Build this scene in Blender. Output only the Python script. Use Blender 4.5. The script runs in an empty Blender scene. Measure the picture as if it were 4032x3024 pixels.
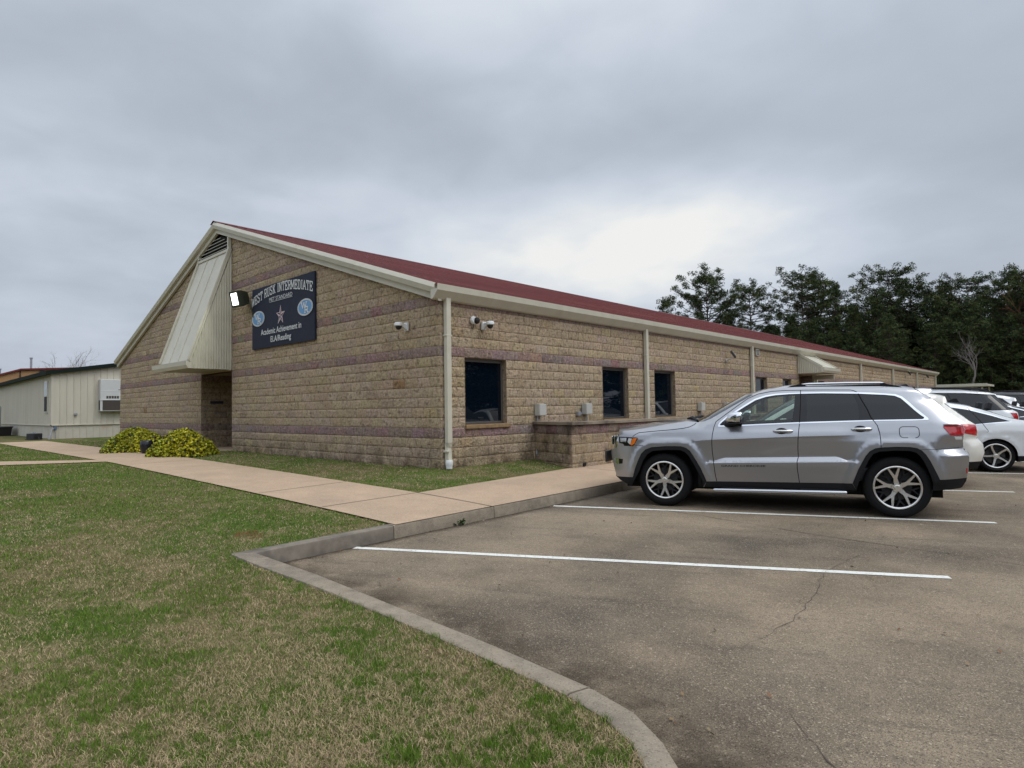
import bpy, bmesh, math, random
import numpy as np
from mathutils import Vector, Matrix
from mathutils.geometry import delaunay_2d_cdt
random.seed(7); RNG = np.random.default_rng(11)
R = math.radians
SC = bpy.context.scene
COL = SC.collection

# ------------------------------------------------------------------ camera
cam = bpy.data.objects.new('camera', bpy.data.cameras.new('camera'))
COL.objects.link(cam)
cam.data.sensor_width = 36; cam.data.lens = 21.779
cam.data.clip_start = 0.1; cam.data.clip_end = 4000
def camera_axes(pitch, roll, yaw):
    fw = Vector((math.cos(pitch)*math.sin(yaw), math.cos(pitch)*math.cos(yaw), math.sin(pitch)))
    r0 = fw.cross(Vector((0, 0, 1))).normalized(); u0 = r0.cross(fw)
    r = math.cos(roll)*r0 + math.sin(roll)*u0; u = -math.sin(roll)*r0 + math.cos(roll)*u0
    return Matrix((r, u, -fw)).transposed()
cam.matrix_world = Matrix.Translation((9.2965, -7.9157, 1.4637)) @ camera_axes(.0391, -.0155, -.7499).to_4x4()
SC.camera = cam

# ------------------------------------------------------------------ world: overcast sky with a bright break
SUN_EL, SUN_AZ = R(56), R(68)      # azimuth measured clockwise from +Y
w = bpy.data.worlds.new('World'); SC.world = w; w.use_nodes = True
nt = w.node_tree; N = nt.nodes; L = nt.links; N.clear()
def nd(t, **k):
    n = N.new(t)
    for a, b in k.items(): setattr(n, a, b)
    return n
def vm(op, a, b=None):
    n = nd('ShaderNodeVectorMath', operation=op)
    for i, v in ((0, a), (1, b)):
        if v is None: continue
        if isinstance(v, tuple): n.inputs[i].default_value = v
        else: L.new(v, n.inputs[i])
    return n
def mm(op, a, b=None, c=None, clamp=False):
    n = nd('ShaderNodeMath', operation=op, use_clamp=clamp)
    for i, v in ((0, a), (1, b), (2, c)):
        if v is None: continue
        if isinstance(v, (int, float)): n.inputs[i].default_value = v
        else: L.new(v, n.inputs[i])
    return n.outputs[0]
def ramp(f, stops, interp='EASE'):
    n = nd('ShaderNodeValToRGB'); n.color_ramp.interpolation = interp
    e = n.color_ramp.elements
    while len(e) < len(stops): e.new(0.5)
    for x, (p, c) in zip(e, stops): x.position = p; x.color = (*c, 1)
    L.new(f, n.inputs[0]); return n.outputs[0]
tc = nd('ShaderNodeTexCoord'); D = tc.outputs['Generated']
sp = nd('ShaderNodeSeparateXYZ'); L.new(D, sp.inputs[0])
zc = mm('MAXIMUM', sp.outputs[2], 0.0)
den = mm('ADD', zc, 0.22)
px = mm('DIVIDE', sp.outputs[0], den); py = mm('DIVIDE', sp.outputs[1], den)
cb = nd('ShaderNodeCombineXYZ'); L.new(px, cb.inputs[0]); L.new(py, cb.inputs[1])
def noise(vec, scale, detail, rough=.5, off=(0, 0, 0), dist=0.0):
    a = vm('ADD', vec, off)
    n = nd('ShaderNodeTexNoise'); n.inputs['Scale'].default_value = scale; n.inputs['Detail'].default_value = detail
    n.inputs['Roughness'].default_value = rough; n.inputs['Distortion'].default_value = dist
    L.new(a.outputs[0], n.inputs['Vector']); return n.outputs['Fac']
n1 = noise(cb.outputs[0], 0.62, 4, .42, (3.1, 1.7, 0), .25)
n2 = noise(cb.outputs[0], 2.0, 4, .45, (7.3, 2.2, 0))
cl = mm('ADD', mm('MULTIPLY', n1, .78), mm('MULTIPLY', n2, .22))
# the thin place in the cloud deck in front of the sun
def lobe(v, k):
    d = vm('DOT_PRODUCT', D, tuple(Vector(v).normalized())).outputs['Value']
    return mm('EXPONENT', mm('MULTIPLY', mm('SUBTRACT', d, 1.0), k))
def patch(v, kh, kv):
    """soft patch of sky, wider than high"""
    d = vm('SUBTRACT', D, tuple(Vector(v).normalized())); q = vm('MULTIPLY', d.outputs[0], (kh**.5, kh**.5, kv**.5))
    return mm('EXPONENT', mm('MULTIPLY', vm('DOT_PRODUCT', q.outputs[0], q.outputs[0]).outputs['Value'], -1.0))
n3 = noise(cb.outputs[0], 4.6, 5, .5, (1.3, 9.2, 0), .3)
br = mm('ADD', mm('MULTIPLY', patch((-.572, .782, .235), 16, 170), .46), mm('MULTIPLY', patch((-.437, .858, .255), 20, 200), .36))
br = mm('ADD', br, mm('MULTIPLY', patch((-.895, .335, .30), 7, 70), .16))
br = mm('ADD', br, mm('MULTIPLY', patch((-.57, .62, .60), 3, 16), .22))
dk = mm('ADD', mm('MULTIPLY', patch((-.62, .66, .40), 1.6, 110), .17), mm('MULTIPLY', patch((-.10, .95, .26), 5, 8), .12))
dk = mm('ADD', dk, mm('MULTIPLY', patch((-.97, .20, .16), 6, 90), .10))
tex = mm('ADD', mm('MULTIPLY', n2, .55), mm('MULTIPLY', n3, .45))
den1 = mm('ADD', mm('ADD', mm('MULTIPLY', n1, .62), mm('MULTIPLY', tex, .40)), -.02)
den1 = mm('ADD', den1, mm('MULTIPLY', br, mm('ADD', mm('MULTIPLY', tex, 1.3), .2)))
den1 = mm('SUBTRACT', den1, mm('MULTIPLY', dk, mm('ADD', mm('MULTIPLY', tex, .9), .45)))
cloud = ramp(den1, [(.22, (.36, .41, .50)), (.40, (.455, .51, .61)), (.55, (.57, .64, .765)), (.76, (.73, .785, .87)), (1.05, (.93, .935, .935))], 'B_SPLINE')
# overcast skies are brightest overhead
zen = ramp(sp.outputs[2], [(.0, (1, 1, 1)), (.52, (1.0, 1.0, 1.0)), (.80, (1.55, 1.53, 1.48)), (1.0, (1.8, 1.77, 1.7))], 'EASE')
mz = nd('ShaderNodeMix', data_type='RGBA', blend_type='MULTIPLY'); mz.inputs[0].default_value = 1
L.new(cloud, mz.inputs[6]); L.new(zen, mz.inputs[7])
# unseen sky behind the camera, boosted to brighten the walls
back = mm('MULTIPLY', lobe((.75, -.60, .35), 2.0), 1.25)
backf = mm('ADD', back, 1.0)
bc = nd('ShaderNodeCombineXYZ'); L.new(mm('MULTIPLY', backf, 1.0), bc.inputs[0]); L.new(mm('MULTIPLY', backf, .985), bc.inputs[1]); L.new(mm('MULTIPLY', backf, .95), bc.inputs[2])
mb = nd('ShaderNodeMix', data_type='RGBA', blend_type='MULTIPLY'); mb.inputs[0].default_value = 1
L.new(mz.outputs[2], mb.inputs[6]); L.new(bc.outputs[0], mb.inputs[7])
sky = nd('ShaderNodeTexSky', sky_type='NISHITA'); sky.sun_disc = False
sky.sun_elevation = SUN_EL; sky.sun_rotation = SUN_AZ; sky.air_density = 1.0; sky.dust_density = 3.0
bg1 = nd('ShaderNodeBackground'); L.new(sky.outputs[0], bg1.inputs[0]); bg1.inputs[1].default_value = 0.06
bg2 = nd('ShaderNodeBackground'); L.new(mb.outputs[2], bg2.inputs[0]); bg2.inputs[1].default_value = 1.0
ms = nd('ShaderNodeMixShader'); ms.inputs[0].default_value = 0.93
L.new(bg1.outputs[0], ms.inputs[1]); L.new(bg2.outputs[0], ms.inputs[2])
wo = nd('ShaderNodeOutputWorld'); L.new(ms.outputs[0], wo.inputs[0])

sun = bpy.data.objects.new('sun', bpy.data.lights.new('sun', 'SUN')); COL.objects.link(sun)
sun.data.energy = 1.25; sun.data.angle = R(40); sun.data.color = (1, .965, .91)
sd = Vector((math.sin(SUN_AZ)*math.cos(SUN_EL), math.cos(SUN_AZ)*math.cos(SUN_EL), math.sin(SUN_EL)))
sun.rotation_euler = sd.to_track_quat('Z', 'Y').to_euler(); sun.location = (0, 0, 40)

SC.view_settings.view_transform = 'Standard'; SC.view_settings.look = 'None'
SC.view_settings.exposure = 0.0; SC.view_settings.gamma = 1.0; SC.view_settings.use_curve_mapping = False
SC.cycles.max_bounces = 8; SC.cycles.transparent_max_bounces = 12
SC.cycles.diffuse_bounces = 3; SC.cycles.glossy_bounces = 4
SC.cycles.caustics_reflective = False; SC.cycles.caustics_refractive = False

# ------------------------------------------------------------------ materials
def mat(name, col, rough=.7, metal=0.0, spec=.4, var=0.0, vscale=6.0, bump=0.0, bscale=60.0, coat=0.0,
        attr=None, stain_or_shade=None, speck=None, streak=None, based=None, emit=None, detail=5, stretch=None, bdist=.01):
    """Principled material: base colour (or colour attribute) x noise, optional stains, painted shade and specks, noise bump."""
    m = bpy.data.materials.new(name); m.use_nodes = True
    t = m.node_tree; n = t.nodes; l = t.links
    b = n['Principled BSDF']
    b.inputs['Roughness'].default_value = rough; b.inputs['Metallic'].default_value = metal
    b.inputs['Specular IOR Level'].default_value = spec; b.inputs['Coat Weight'].default_value = coat
    b.inputs['Coat Roughness'].default_value = .04
    m.diffuse_color = (*col, 1)
    if emit: b.inputs['Emission Color'].default_value = (*col, 1); b.inputs['Emission Strength'].default_value = emit
    co = n.new('ShaderNodeNewGeometry').outputs['Position'] if stretch != 'obj' else n.new('ShaderNodeTexCoord').outputs['Object']
    if isinstance(stretch, tuple):
        mp = n.new('ShaderNodeMapping'); mp.inputs['Scale'].default_value = stretch; l.new(co, mp.inputs['Vector']); co = mp.outputs[0]
    if attr:
        a = n.new('ShaderNodeAttribute'); a.attribute_name = attr; cur = a.outputs['Color']
    else:
        a = n.new('ShaderNodeRGB'); a.outputs[0].default_value = (*col, 1); cur = a.outputs[0]
    def nz(sc, det, rough=.55):
        k = n.new('ShaderNodeTexNoise'); k.inputs['Scale'].default_value = sc; k.inputs['Detail'].default_value = det
        k.inputs['Roughness'].default_value = rough; l.new(co, k.inputs['Vector']); return k.outputs['Fac']
    def mapr(f, a0, a1, b0, b1):
        k = n.new('ShaderNodeMapRange'); k.inputs[1].default_value = a0; k.inputs[2].default_value = a1
        k.inputs[3].default_value = b0; k.inputs[4].default_value = b1; l.new(f, k.inputs[0]); return k.outputs[0]
    def mix(f, c1, c2, bt='MIX'):
        k = n.new('ShaderNodeMix'); k.data_type = 'RGBA'; k.blend_type = bt
        if isinstance(f, (int, float)): k.inputs[0].default_value = f
        else: l.new(f, k.inputs[0])
        for i, c in ((6, c1), (7, c2)):
            if isinstance(c, tuple): k.inputs[i].default_value = (*c, 1)
            else: l.new(c, k.inputs[i])
        return k.outputs[2]
    def scal(c, f):
        k = n.new('ShaderNodeVectorMath'); k.operation = 'SCALE'; l.new(c, k.inputs[0]); l.new(f, k.inputs['Scale']); return k.outputs[0]
    if var:
        cur = scal(cur, mapr(nz(vscale, detail), .28, .72, 1-var, 1+var))
    if stain_or_shade:
        for (c, sc, lo, hi, amt) in stain_or_shade:
            cur = mix(mapr(nz(sc, 6, .62), lo, hi, 0, amt), cur, c)
    if based:
        c, za, zb, amt = based
        sx = n.new('ShaderNodeSeparateXYZ'); l.new(co, sx.inputs[0]); k = n.new('ShaderNodeMath'); k.operation = 'MULTIPLY'
        l.new(mapr(sx.outputs[2], za, zb, 1, 0), k.inputs[0]); l.new(mapr(nz(2.6, 6, .65), .38, .62, 0, amt), k.inputs[1]); cur = mix(k.outputs[0], cur, c)
    if streak:
        for (c, ang, sx, sy, lo, hi, amt) in streak:
            mp = n.new('ShaderNodeMapping'); mp.vector_type = 'TEXTURE'; mp.inputs['Rotation'].default_value = (0, 0, ang); mp.inputs['Scale'].default_value = (sx, sy, 1); l.new(co, mp.inputs['Vector'])
            k = n.new('ShaderNodeTexNoise'); k.inputs['Scale'].default_value = 1; k.inputs['Detail'].default_value = 6; k.inputs['Roughness'].default_value = .6; l.new(mp.outputs[0], k.inputs['Vector'])
            cur = mix(mapr(k.outputs['Fac'], lo, hi, 0, amt), cur, c)
    if speck:
        for (c, sc, lo, hi, amt) in speck:
            v = n.new('ShaderNodeTexVoronoi'); v.inputs['Scale'].default_value = sc; l.new(co, v.inputs['Vector'])
            wn = n.new('ShaderNodeSeparateColor'); l.new(v.outputs['Color'], wn.inputs[0])
            cur = mix(mapr(wn.outputs[0], lo, hi, 0, amt), cur, c)
    l.new(cur, b.inputs['Base Color'])
    if bump:
        k = n.new('ShaderNodeBump'); k.inputs['Strength'].default_value = bump; k.inputs['Distance'].default_value = bdist
        l.new(nz(bscale, 4, .6), k.inputs['Height']); l.new(k.outputs[0], b.inputs['Normal'])
    return m
def glass(name, tint, trans, rough=.0, body=(0, 0, 0)):
    """Thin glazing: part see-through, part dark body, mirror reflection by Fresnel."""
    m = bpy.data.materials.new(name); m.use_nodes = True
    t = m.node_tree; n = t.nodes; l = t.links; n.clear()
    tr = n.new('ShaderNodeBsdfTransparent'); tr.inputs[0].default_value = (*tint, 1)
    df = n.new('ShaderNodeBsdfDiffuse'); df.inputs[0].default_value = (*body, 1)
    m1 = n.new('ShaderNodeMixShader'); m1.inputs[0].default_value = 1-trans; l.new(tr.outputs[0], m1.inputs[1]); l.new(df.outputs[0], m1.inputs[2])
    gl = n.new('ShaderNodeBsdfGlossy'); gl.inputs['Roughness'].default_value = rough; gl.inputs[0].default_value = (1, 1, 1, 1)
    fr = n.new('ShaderNodeFresnel'); fr.inputs[0].default_value = 1.5
    m2 = n.new('ShaderNodeMixShader'); l.new(fr.outputs[0], m2.inputs[0]); l.new(m1.outputs[0], m2.inputs[1]); l.new(gl.outputs[0], m2.inputs[2])
    o = n.new('ShaderNodeOutputMaterial'); l.new(m2.outputs[0], o.inputs[0]); m.diffuse_color = (.05, .06, .07, 1)
    return m
MT = dict(
 block=mat('split_face_block', (.4, .31, .21), .92, spec=.12, attr='tint', var=.30, vscale=20, bump=1.0, bscale=26, bdist=.045, detail=8,
           stain_or_shade=[((.13, .10, .07), 3.2, .60, .76, .40), ((.105, .08, .055), 11, .52, .66, .70), ((.52, .42, .30), 15, .54, .68, .6)], based=((.085, .062, .04), .25, .95, .85)),  # mid-size dark blotches paint the shade in hollows of the rough face
 oldblock=mat('weathered_block', (.4, .31, .21), .92, spec=.12, attr='tint', var=.30, vscale=20, bump=1.0, bscale=26, bdist=.045, detail=8,
           stain_or_shade=[((.07, .055, .042), 2.6, .46, .66, .85), ((.10, .08, .055), 24, .58, .72, .5)]),
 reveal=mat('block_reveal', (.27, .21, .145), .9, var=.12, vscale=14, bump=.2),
 cream=mat('cream_metal', (.56, .53, .43), .42, spec=.45, var=.06, vscale=2.5, stain_or_shade=[((.40, .36, .27), 1.3, .54, .74, .5), ((.33, .29, .21), 9, .62, .74, .4)]),
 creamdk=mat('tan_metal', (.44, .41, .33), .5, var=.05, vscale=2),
 redroof=mat('red_metal_roof', (.125, .017, .015), .5, spec=.3, var=.16, vscale=.6, stain_or_shade=[((.17, .038, .034), 1.4, .52, .72, .5)], streak=[((.21, .045, .040), 0, .7, 16, .50, .66, .75), ((.085, .012, .011), 0, .45, 9, .54, .70, .6)]),
 sill=mat('sandstone_sill', (.27, .175, .09), .85, var=.3, vscale=9, bump=.3),
 wframe=mat('bronze_frame', (.16, .145, .135), .4, metal=.6),
 pane=mat('dark_window_glass', (.002, .005, .010), .015, spec=.4),
 navy=mat('navy_banner_fabric', (.013, .017, .036), .75, var=.14, vscale=5, bump=.15, bscale=9, bdist=.03),
 white=mat('white_print', (.66, .67, .66), .6),
 blueprint=mat('blue_print', (.14, .31, .54), .6),
 pinkprint=mat('pale_pink_print', (.60, .46, .47), .6),
 whitepl=mat('white_plastic', (.70, .71, .70), .35),
 blackpl=mat('black_plastic', (.016, .016, .018), .42),
 dark=mat('dark_void', (.012, .011, .010), .9),
 boxgrey=mat('grey_metal_box', (.50, .49, .45), .5, metal=.1, var=.05),
 bronze=mat('bronze_lamp_body', (.055, .06, .04), .45, metal=.4),
 door=mat('brown_door', (.10, .07, .055), .5),
 conc=mat('kerb_concrete', (.265, .222, .168), .92, spec=.2, var=.20, vscale=8, bump=.35, bscale=120, bdist=.006,
          stain_or_shade=[((.13, .115, .10), 2.3, .50, .70, .75), ((.32, .28, .22), 5, .58, .72, .5), ((.33, .21, .11), 4.1, .64, .72, .55)],
          speck=[((.42, .37, .30), 190, .90, .97, .4), ((.10, .085, .07), 150, .86, .95, .5)]),
 kerbface=mat('stained_kerb_face', (.20, .172, .14), .92, spec=.2, var=.25, vscale=5, bump=.35, bscale=100, bdist=.006,
          stain_or_shade=[((.06, .055, .05), 2.0, .44, .66, .85), ((.20, .13, .09), 3.3, .60, .70, .5)]),
 lot=mat('exposed_aggregate_paving', (.218, .170, .120), .88, spec=.2, var=.34, vscale=1.1, bump=.5, bscale=210, bdist=.006, detail=7,
         stain_or_shade=[((.068, .058, .048), .42, .46, .66, .80), ((.30, .24, .17), .30, .50, .70, .75), ((.06, .053, .047), 1.7, .60, .76, .45), ((.10, .085, .07), 16, .52, .70, .5)],
         streak=[((.055, .047, .04), R(26), 2.6, .22, .56, .72, .6), ((.28, .23, .165), R(20), 3.5, .35, .56, .72, .45)],
         speck=[((.43, .35, .245), 230, .80, .95, .65), ((.045, .036, .028), 200, .72, .92, .7), ((.50, .42, .31), 120, .96, .99, .6)]),
 walk=mat('pink_aggregate_walk', (.43, .315, .215), .9, spec=.2, var=.10, vscale=2.2, bump=.35, bscale=190, bdist=.004,
          stain_or_shade=[((.29, .21, .16), .8, .52, .72, .4)],
          speck=[((.54, .43, .34), 90, .82, .92, .55), ((.30, .19, .14), 75, .84, .94, .5)]),
 paint=mat('white_road_paint', (.70, .70, .66), .85, var=.08, vscale=9, stain_or_shade=[((.42, .38, .32), 1.6, .50, .72, .45), ((.24, .20, .155), 34, .57, .66, .85), ((.30, .25, .19), 5, .62, .72, .7)]),
 crack=mat('dark_crack', (.07, .057, .045), .95),
 soil=mat('grass_base', (.13, .112, .05), .95, spec=.1, var=.25, vscale=30, bump=.6, bscale=90, bdist=.02,
          stain_or_shade=[((.05, .095, .012), .55, .44, .60, .85), ((.26, .20, .115), 1.7, .50, .70, .6), ((.05, .055, .02), 20, .52, .66, .6)]),
 blade=mat('grass_blade', (.1, .1, .04), .75, spec=.15, attr='tint'),
 leaf=mat('vine_leaf', (.2, .2, .03), .5, spec=.35, attr='tint'),
 needle=mat('pine_needles', (.03, .045, .015), .8, spec=.15, attr='tint'),
 bark=mat('pine_bark', (.07, .05, .038), .95, var=.25, vscale=4),
 greybark=mat('bare_branch_bark', (.17, .15, .135), .95, var=.15, vscale=4),
 twig=mat('brown_twigs', (.16, .12, .10), .95),
 portable=mat('beige_siding', (.53, .49, .405), .6, var=.07, vscale=1.5, stretch=(2.5, 2.5, .35), stain_or_shade=[((.40, .36, .28), .9, .55, .75, .5)]),
 skirt=mat('beige_skirting', (.50, .465, .39), .7, var=.08, vscale=2, stain_or_shade=[((.45, .27, .13), .9, .54, .72, .7)]),
 greentrim=mat('dark_green_trim', (.010, .017, .014), .85, spec=.15),
 dullpane=mat('dull_pane', (.012, .012, .022), .5, spec=.1),
 acgrey=mat('pale_grey_casing', (.55, .56, .55), .45, var=.03),
 mesh=mat('dark_brown_grille', (.06, .048, .040), .6, var=.1, vscale=30),
 orange=mat('orange_brown_siding', (.34, .19, .085), .7, var=.12, vscale=.8),
 galv=mat('galvanised_pipe', (.33, .34, .37), .45, metal=.4),
 pot=mat('black_glazed_pot', (.013, .014, .018), .25),
)
# ------------------------------------------------------------------ mesh helpers
ROOTM = {}
def root_of(o):
    while o.parent is not None: o = o.parent
    return o
def tag(o, label=None, cat=None, group=None, kind=None):
    if label: o['label'] = label
    if cat: o['category'] = cat
    if group: o['group'] = group
    if kind: o['kind'] = kind
    return o
def thing(name, label, cat, loc=(0, 0, 0), rz=0, group=None):
    o = bpy.data.objects.new(name, None); COL.objects.link(o); o.empty_display_size = .3
    o.location = loc; o.rotation_euler = (0, 0, rz)
    ROOTM[o.name] = Matrix.Translation(loc) @ Matrix.Rotation(rz, 4, 'Z')
    return tag(o, label, cat, group)
class MB:
    """Collects polygons (world coordinates) that become ONE mesh object."""
    def __init__(s): s.v = []; s.f = []; s.c = []
    def add(s, verts, faces, col=None):
        k = len(s.v); s.v += [tuple(p) for p in verts]; s.f += [tuple(i+k for i in f) for f in faces]
        if col is not None: s.c += [col]*len(verts)
        return s
    def box(s, x0, x1, y0, y1, z0, z1, M=None, bev=0):
        P = [Vector((x, y, z)) for z in (z0, z1) for y in (y0, y1) for x in (x0, x1)]
        if M is not None: P = [M @ p for p in P]
        return s.add(P, [(0, 2, 3, 1), (4, 5, 7, 6), (0, 1, 5, 4), (2, 6, 7, 3), (0, 4, 6, 2), (1, 3, 7, 5)])
    def quad(s, *p): return s.add(p, [tuple(range(len(p)))])
    def prism(s, poly, d):
        """poly: list of 3D points, d: extrusion vector."""
        n = len(poly); d = Vector(d); A = [Vector(p) for p in poly]
        return s.add(A+[p+d for p in A], [tuple(range(n))[::-1], tuple(range(n, 2*n))]+[(i, (i+1) % n, n+(i+1) % n, n+i) for i in range(n)])
    def tube(s, path, r, seg=10, caps=True):
        P = [Vector(p) for p in path]; n = len(P); rr = r if isinstance(r, (list, tuple)) else [r]*n
        V = []; t0 = None
        for i, p in enumerate(P):
            t = ((P[min(i+1, n-1)]-P[max(i-1, 0)]).normalized())
            a = Vector((0, 0, 1)) if abs(t.z) < .9 else Vector((1, 0, 0))
            if t0 is not None: a = t0
            u = (a-t*a.dot(t)).normalized(); t0 = u; v = t.cross(u)
            V += [p+(u*math.cos(2*math.pi*k/seg)+v*math.sin(2*math.pi*k/seg))*rr[i] for k in range(seg)]
        F = [(i*seg+k, i*seg+(k+1) % seg, (i+1)*seg+(k+1) % seg, (i+1)*seg+k) for i in range(n-1) for k in range(seg)]
        if caps: F += [tuple(range(seg))[::-1], tuple(range((n-1)*seg, n*seg))]
        return s.add(V, F)
    def lathe(s, prof, M=None, seg=24, cap=True):
        """prof: (r, h) pairs about local Z, placed by M."""
        V = []
        for r, h in prof: V += [Vector((r*math.cos(2*math.pi*k/seg), r*math.sin(2*math.pi*k/seg), h)) for k in range(seg)]
        if M is not None: V = [M @ p for p in V]
        n = len(prof)
        F = [(i*seg+k, i*seg+(k+1) % seg, (i+1)*seg+(k+1) % seg, (i+1)*seg+k) for i in range(n-1) for k in range(seg)]
        if cap: F += [tuple(range(seg))[::-1], tuple(range((n-1)*seg, n*seg))]
        return s.add(V, F)
    def build(s, name, m, parent=None, smooth=False, sharp=35, bevel=0, loc=None, local=False):
        me = bpy.data.meshes.new(name)
        V = s.v
        if local: pass
        elif parent is not None:
            Mi = ROOTM[root_of(parent).name].inverted(); V = [Mi @ Vector(p) for p in V]
        elif loc is not None:
            V = [Vector(p)-Vector(loc) for p in V]
        me.from_pydata([tuple(p) for p in V], [], s.f)
        if s.c:
            a = me.color_attributes.new('tint', 'FLOAT_COLOR', 'POINT')
            a.data.foreach_set('color', np.array([(*c, 1) for c in s.c], 'f').ravel())
        me.materials.append(m if isinstance(m, bpy.types.Material) else MT[m])
        if smooth:
            me.polygons.foreach_set('use_smooth', [True]*len(me.polygons)); me.set_sharp_from_angle(angle=R(sharp))
        o = bpy.data.objects.new(name, me); COL.objects.link(o)
        if parent is not None: o.parent = parent
        elif loc is not None: o.location = loc
        if bevel:
            b = o.modifiers.new('bevel', 'BEVEL'); b.width = bevel; b.segments = 2; b.limit_method = 'ANGLE'; b.angle_limit = R(40)
        me.update(); return o
def np_mesh(name, V, F, m, tint=None, parent=None, smooth=False, loc=None):
    """V (n,3) array, F (k,4) or (k,3) array -> one mesh object."""
    V = np.asarray(V, 'f'); F = np.asarray(F, 'i')
    if parent is not None:
        Mi = np.array(ROOTM[root_of(parent).name].inverted()); V = V @ Mi[:3, :3].T.astype('f')+Mi[:3, 3].astype('f')
    elif loc is not None: V = V-np.array(loc, 'f')
    me = bpy.data.meshes.new(name); k = F.shape[1]
    me.vertices.add(len(V)); me.vertices.foreach_set('co', V.ravel().astype('f'))
    me.loops.add(F.size); me.loops.foreach_set('vertex_index', F.ravel())
    me.polygons.add(len(F)); me.polygons.foreach_set('loop_start', np.arange(0, F.size, k, dtype='i'))
    if smooth: me.polygons.foreach_set('use_smooth', np.ones(len(F), bool))
    me.update(calc_edges=True)
    if tint is not None:
        a = me.color_attributes.new('tint', 'FLOAT_COLOR', 'POINT')
        a.data.foreach_set('color', np.concatenate([tint, np.ones((len(tint), 1))], 1).astype('f').ravel())
    me.materials.append(m if isinstance(m, bpy.types.Material) else MT[m])
    o = bpy.data.objects.new(name, me); COL.objects.link(o)
    if parent is not None: o.parent = parent
    elif loc is not None: o.location = loc
    return o
def copy_tree(o, parent=None):
    c = o.copy(); COL.objects.link(c)
    if parent is not None: c.parent = parent
    for ch in list(o.children): copy_tree(ch, c)
    return c
def text_polys(s, w=None, h=None, bold=.012):
    """Outline-font text as (verts2d, faces); lower left at 0,0, scaled to the box w x h (cap height h)."""
    cu = bpy.data.curves.new('t', 'FONT'); cu.body = s; cu.resolution_u = 3; cu.offset = bold
    o = bpy.data.objects.new('t', cu); COL.objects.link(o)
    dg = bpy.context.evaluated_depsgraph_get(); me = bpy.data.meshes.new_from_object(o.evaluated_get(dg))
    V = np.array([v.co[:2] for v in me.vertices]); F = [tuple(p.vertices) for p in me.polygons]
    bpy.data.objects.remove(o); bpy.data.curves.remove(cu); bpy.data.meshes.remove(me)
    V[:, 0] -= V[:, 0].min()
    if h: V *= h/.73
    if w: V[:, 0] *= w/V[:, 0].max()
    return V, F

# ------------------------------------------------------------------ the ground
def h_lawn(x, y):
    """Height of the lawn: kerb level by the car park, gently up to the school wall and to the left."""
    x = np.asarray(x, float); y = np.asarray(y, float)
    wk = .15+.17*np.clip((3.4-x)/11, 0, 1)**.8+.02*np.clip((-8-x)/20, 0, 1)
    wl = .305+.03*np.clip(-x/20, 0, 1)
    t = np.clip((y+2.1)/1.9, 0, 1)*np.clip(1-x/1.5, 0, 1)
    h = wk*(1-t)+np.maximum(wk, wl)*t
    return h-.012
def struct(o): o['kind'] = 'structure'; return o
# one base sheet to the horizon
m = MB(); ring = [0, 60, 150, 400, 1000, 2500]; seg = 48
m.v = [(0, 30, -.08)]+[(r*math.cos(2*math.pi*k/seg), 30+r*math.sin(2*math.pi*k/seg), -.08) for r in ring[1:] for k in range(seg)]
m.f = [(0, 1+k, 1+(k+1) % seg) for k in range(seg)]+[(1+i*seg+k, 1+(i+1)*seg+k, 1+(i+1)*seg+(k+1) % seg, 1+i*seg+(k+1) % seg) for i in range(len(ring)-2) for k in range(seg)]
struct(m.build('ground', 'soil'))
def kerb_x(y): return 3.33-.035*y if y < 3 else 3.225         # face of the kerb along the sidewalk
# lawn sheet
def grid(name, xs, ys, hf, m, skip=None):
    X, Y = np.meshgrid(xs, ys); Z = hf(X, Y); V = np.stack([X, Y, Z], -1).reshape(-1, 3)
    nx = len(xs); F = []
    for j in range(len(ys)-1):
        for i in range(nx-1):
            if skip and skip((xs[i]+xs[i+1])/2, (ys[j]+ys[j+1])/2): continue
            F.append((j*nx+i, j*nx+i+1, (j+1)*nx+i+1, (j+1)*nx+i))
    return struct(np_mesh(name, V, F, m, smooth=True))
KERB = [(3.42, -5.47), (4.01, -5.49), (5.05, -5.50), (6.13, -5.54), (6.82, -5.585), (7.49, -5.64), (7.74, -5.70), (7.94, -5.80), (8.10, -5.95), (8.22, -6.2), (8.29, -6.6), (8.32, -7.2), (8.33, -9), (8.33, -24)]
KERBI = [(3.53, -5.27), (4.74, -5.31), (5.36, -5.345), (6.1, -5.385), (6.83, -5.43), (7.53, -5.50), (7.81, -5.57), (8.02, -5.70), (8.20, -5.86), (8.35, -6.12), (8.43, -6.55), (8.47, -7.2), (8.48, -9), (8.48, -24)]
def kerb_y(x): return np.interp(x, [p[0] for p in KERB[:11]], [p[1] for p in KERB[:11]])
grid('lawn', list(np.linspace(-90, -24, 12))+list(np.linspace(-22, 1.70, 60))+[2.2, 2.8, 3.36], list(np.linspace(-60, -12, 12))+list(np.linspace(-11, -1.96, 38))+list(np.linspace(-1.90, .02, 8)), h_lawn, 'soil', skip=lambda x, y: x > 1.70 and y > -1.97)
grid('lawn_side', list(np.linspace(-90, -24, 14))+[-20.9], list(np.linspace(0.02, 90, 14)), lambda X, Y: h_lawn(X, -.1+0*Y)-.004, 'soil')
grid('lawn_strip', [.0, .5, 1.0, 1.62], list(np.linspace(0.018, 2.9, 8)), lambda X, Y: h_lawn(X, Y)*0+.300-.115*np.clip(X/1.45, 0, 1), 'soil')
m = MB()                                             # the lawn below the camera, inside the kerb curve
pts = [(3.30, -5.47)]+KERB+[(3.30, -24)]
m.v = [(x, y, float(h_lawn(x, -5))-.002) for x, y in pts]; m.f = [tuple(range(len(pts)))[::-1]]
struct(m.build('lawn_corner', 'soil'))
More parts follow.
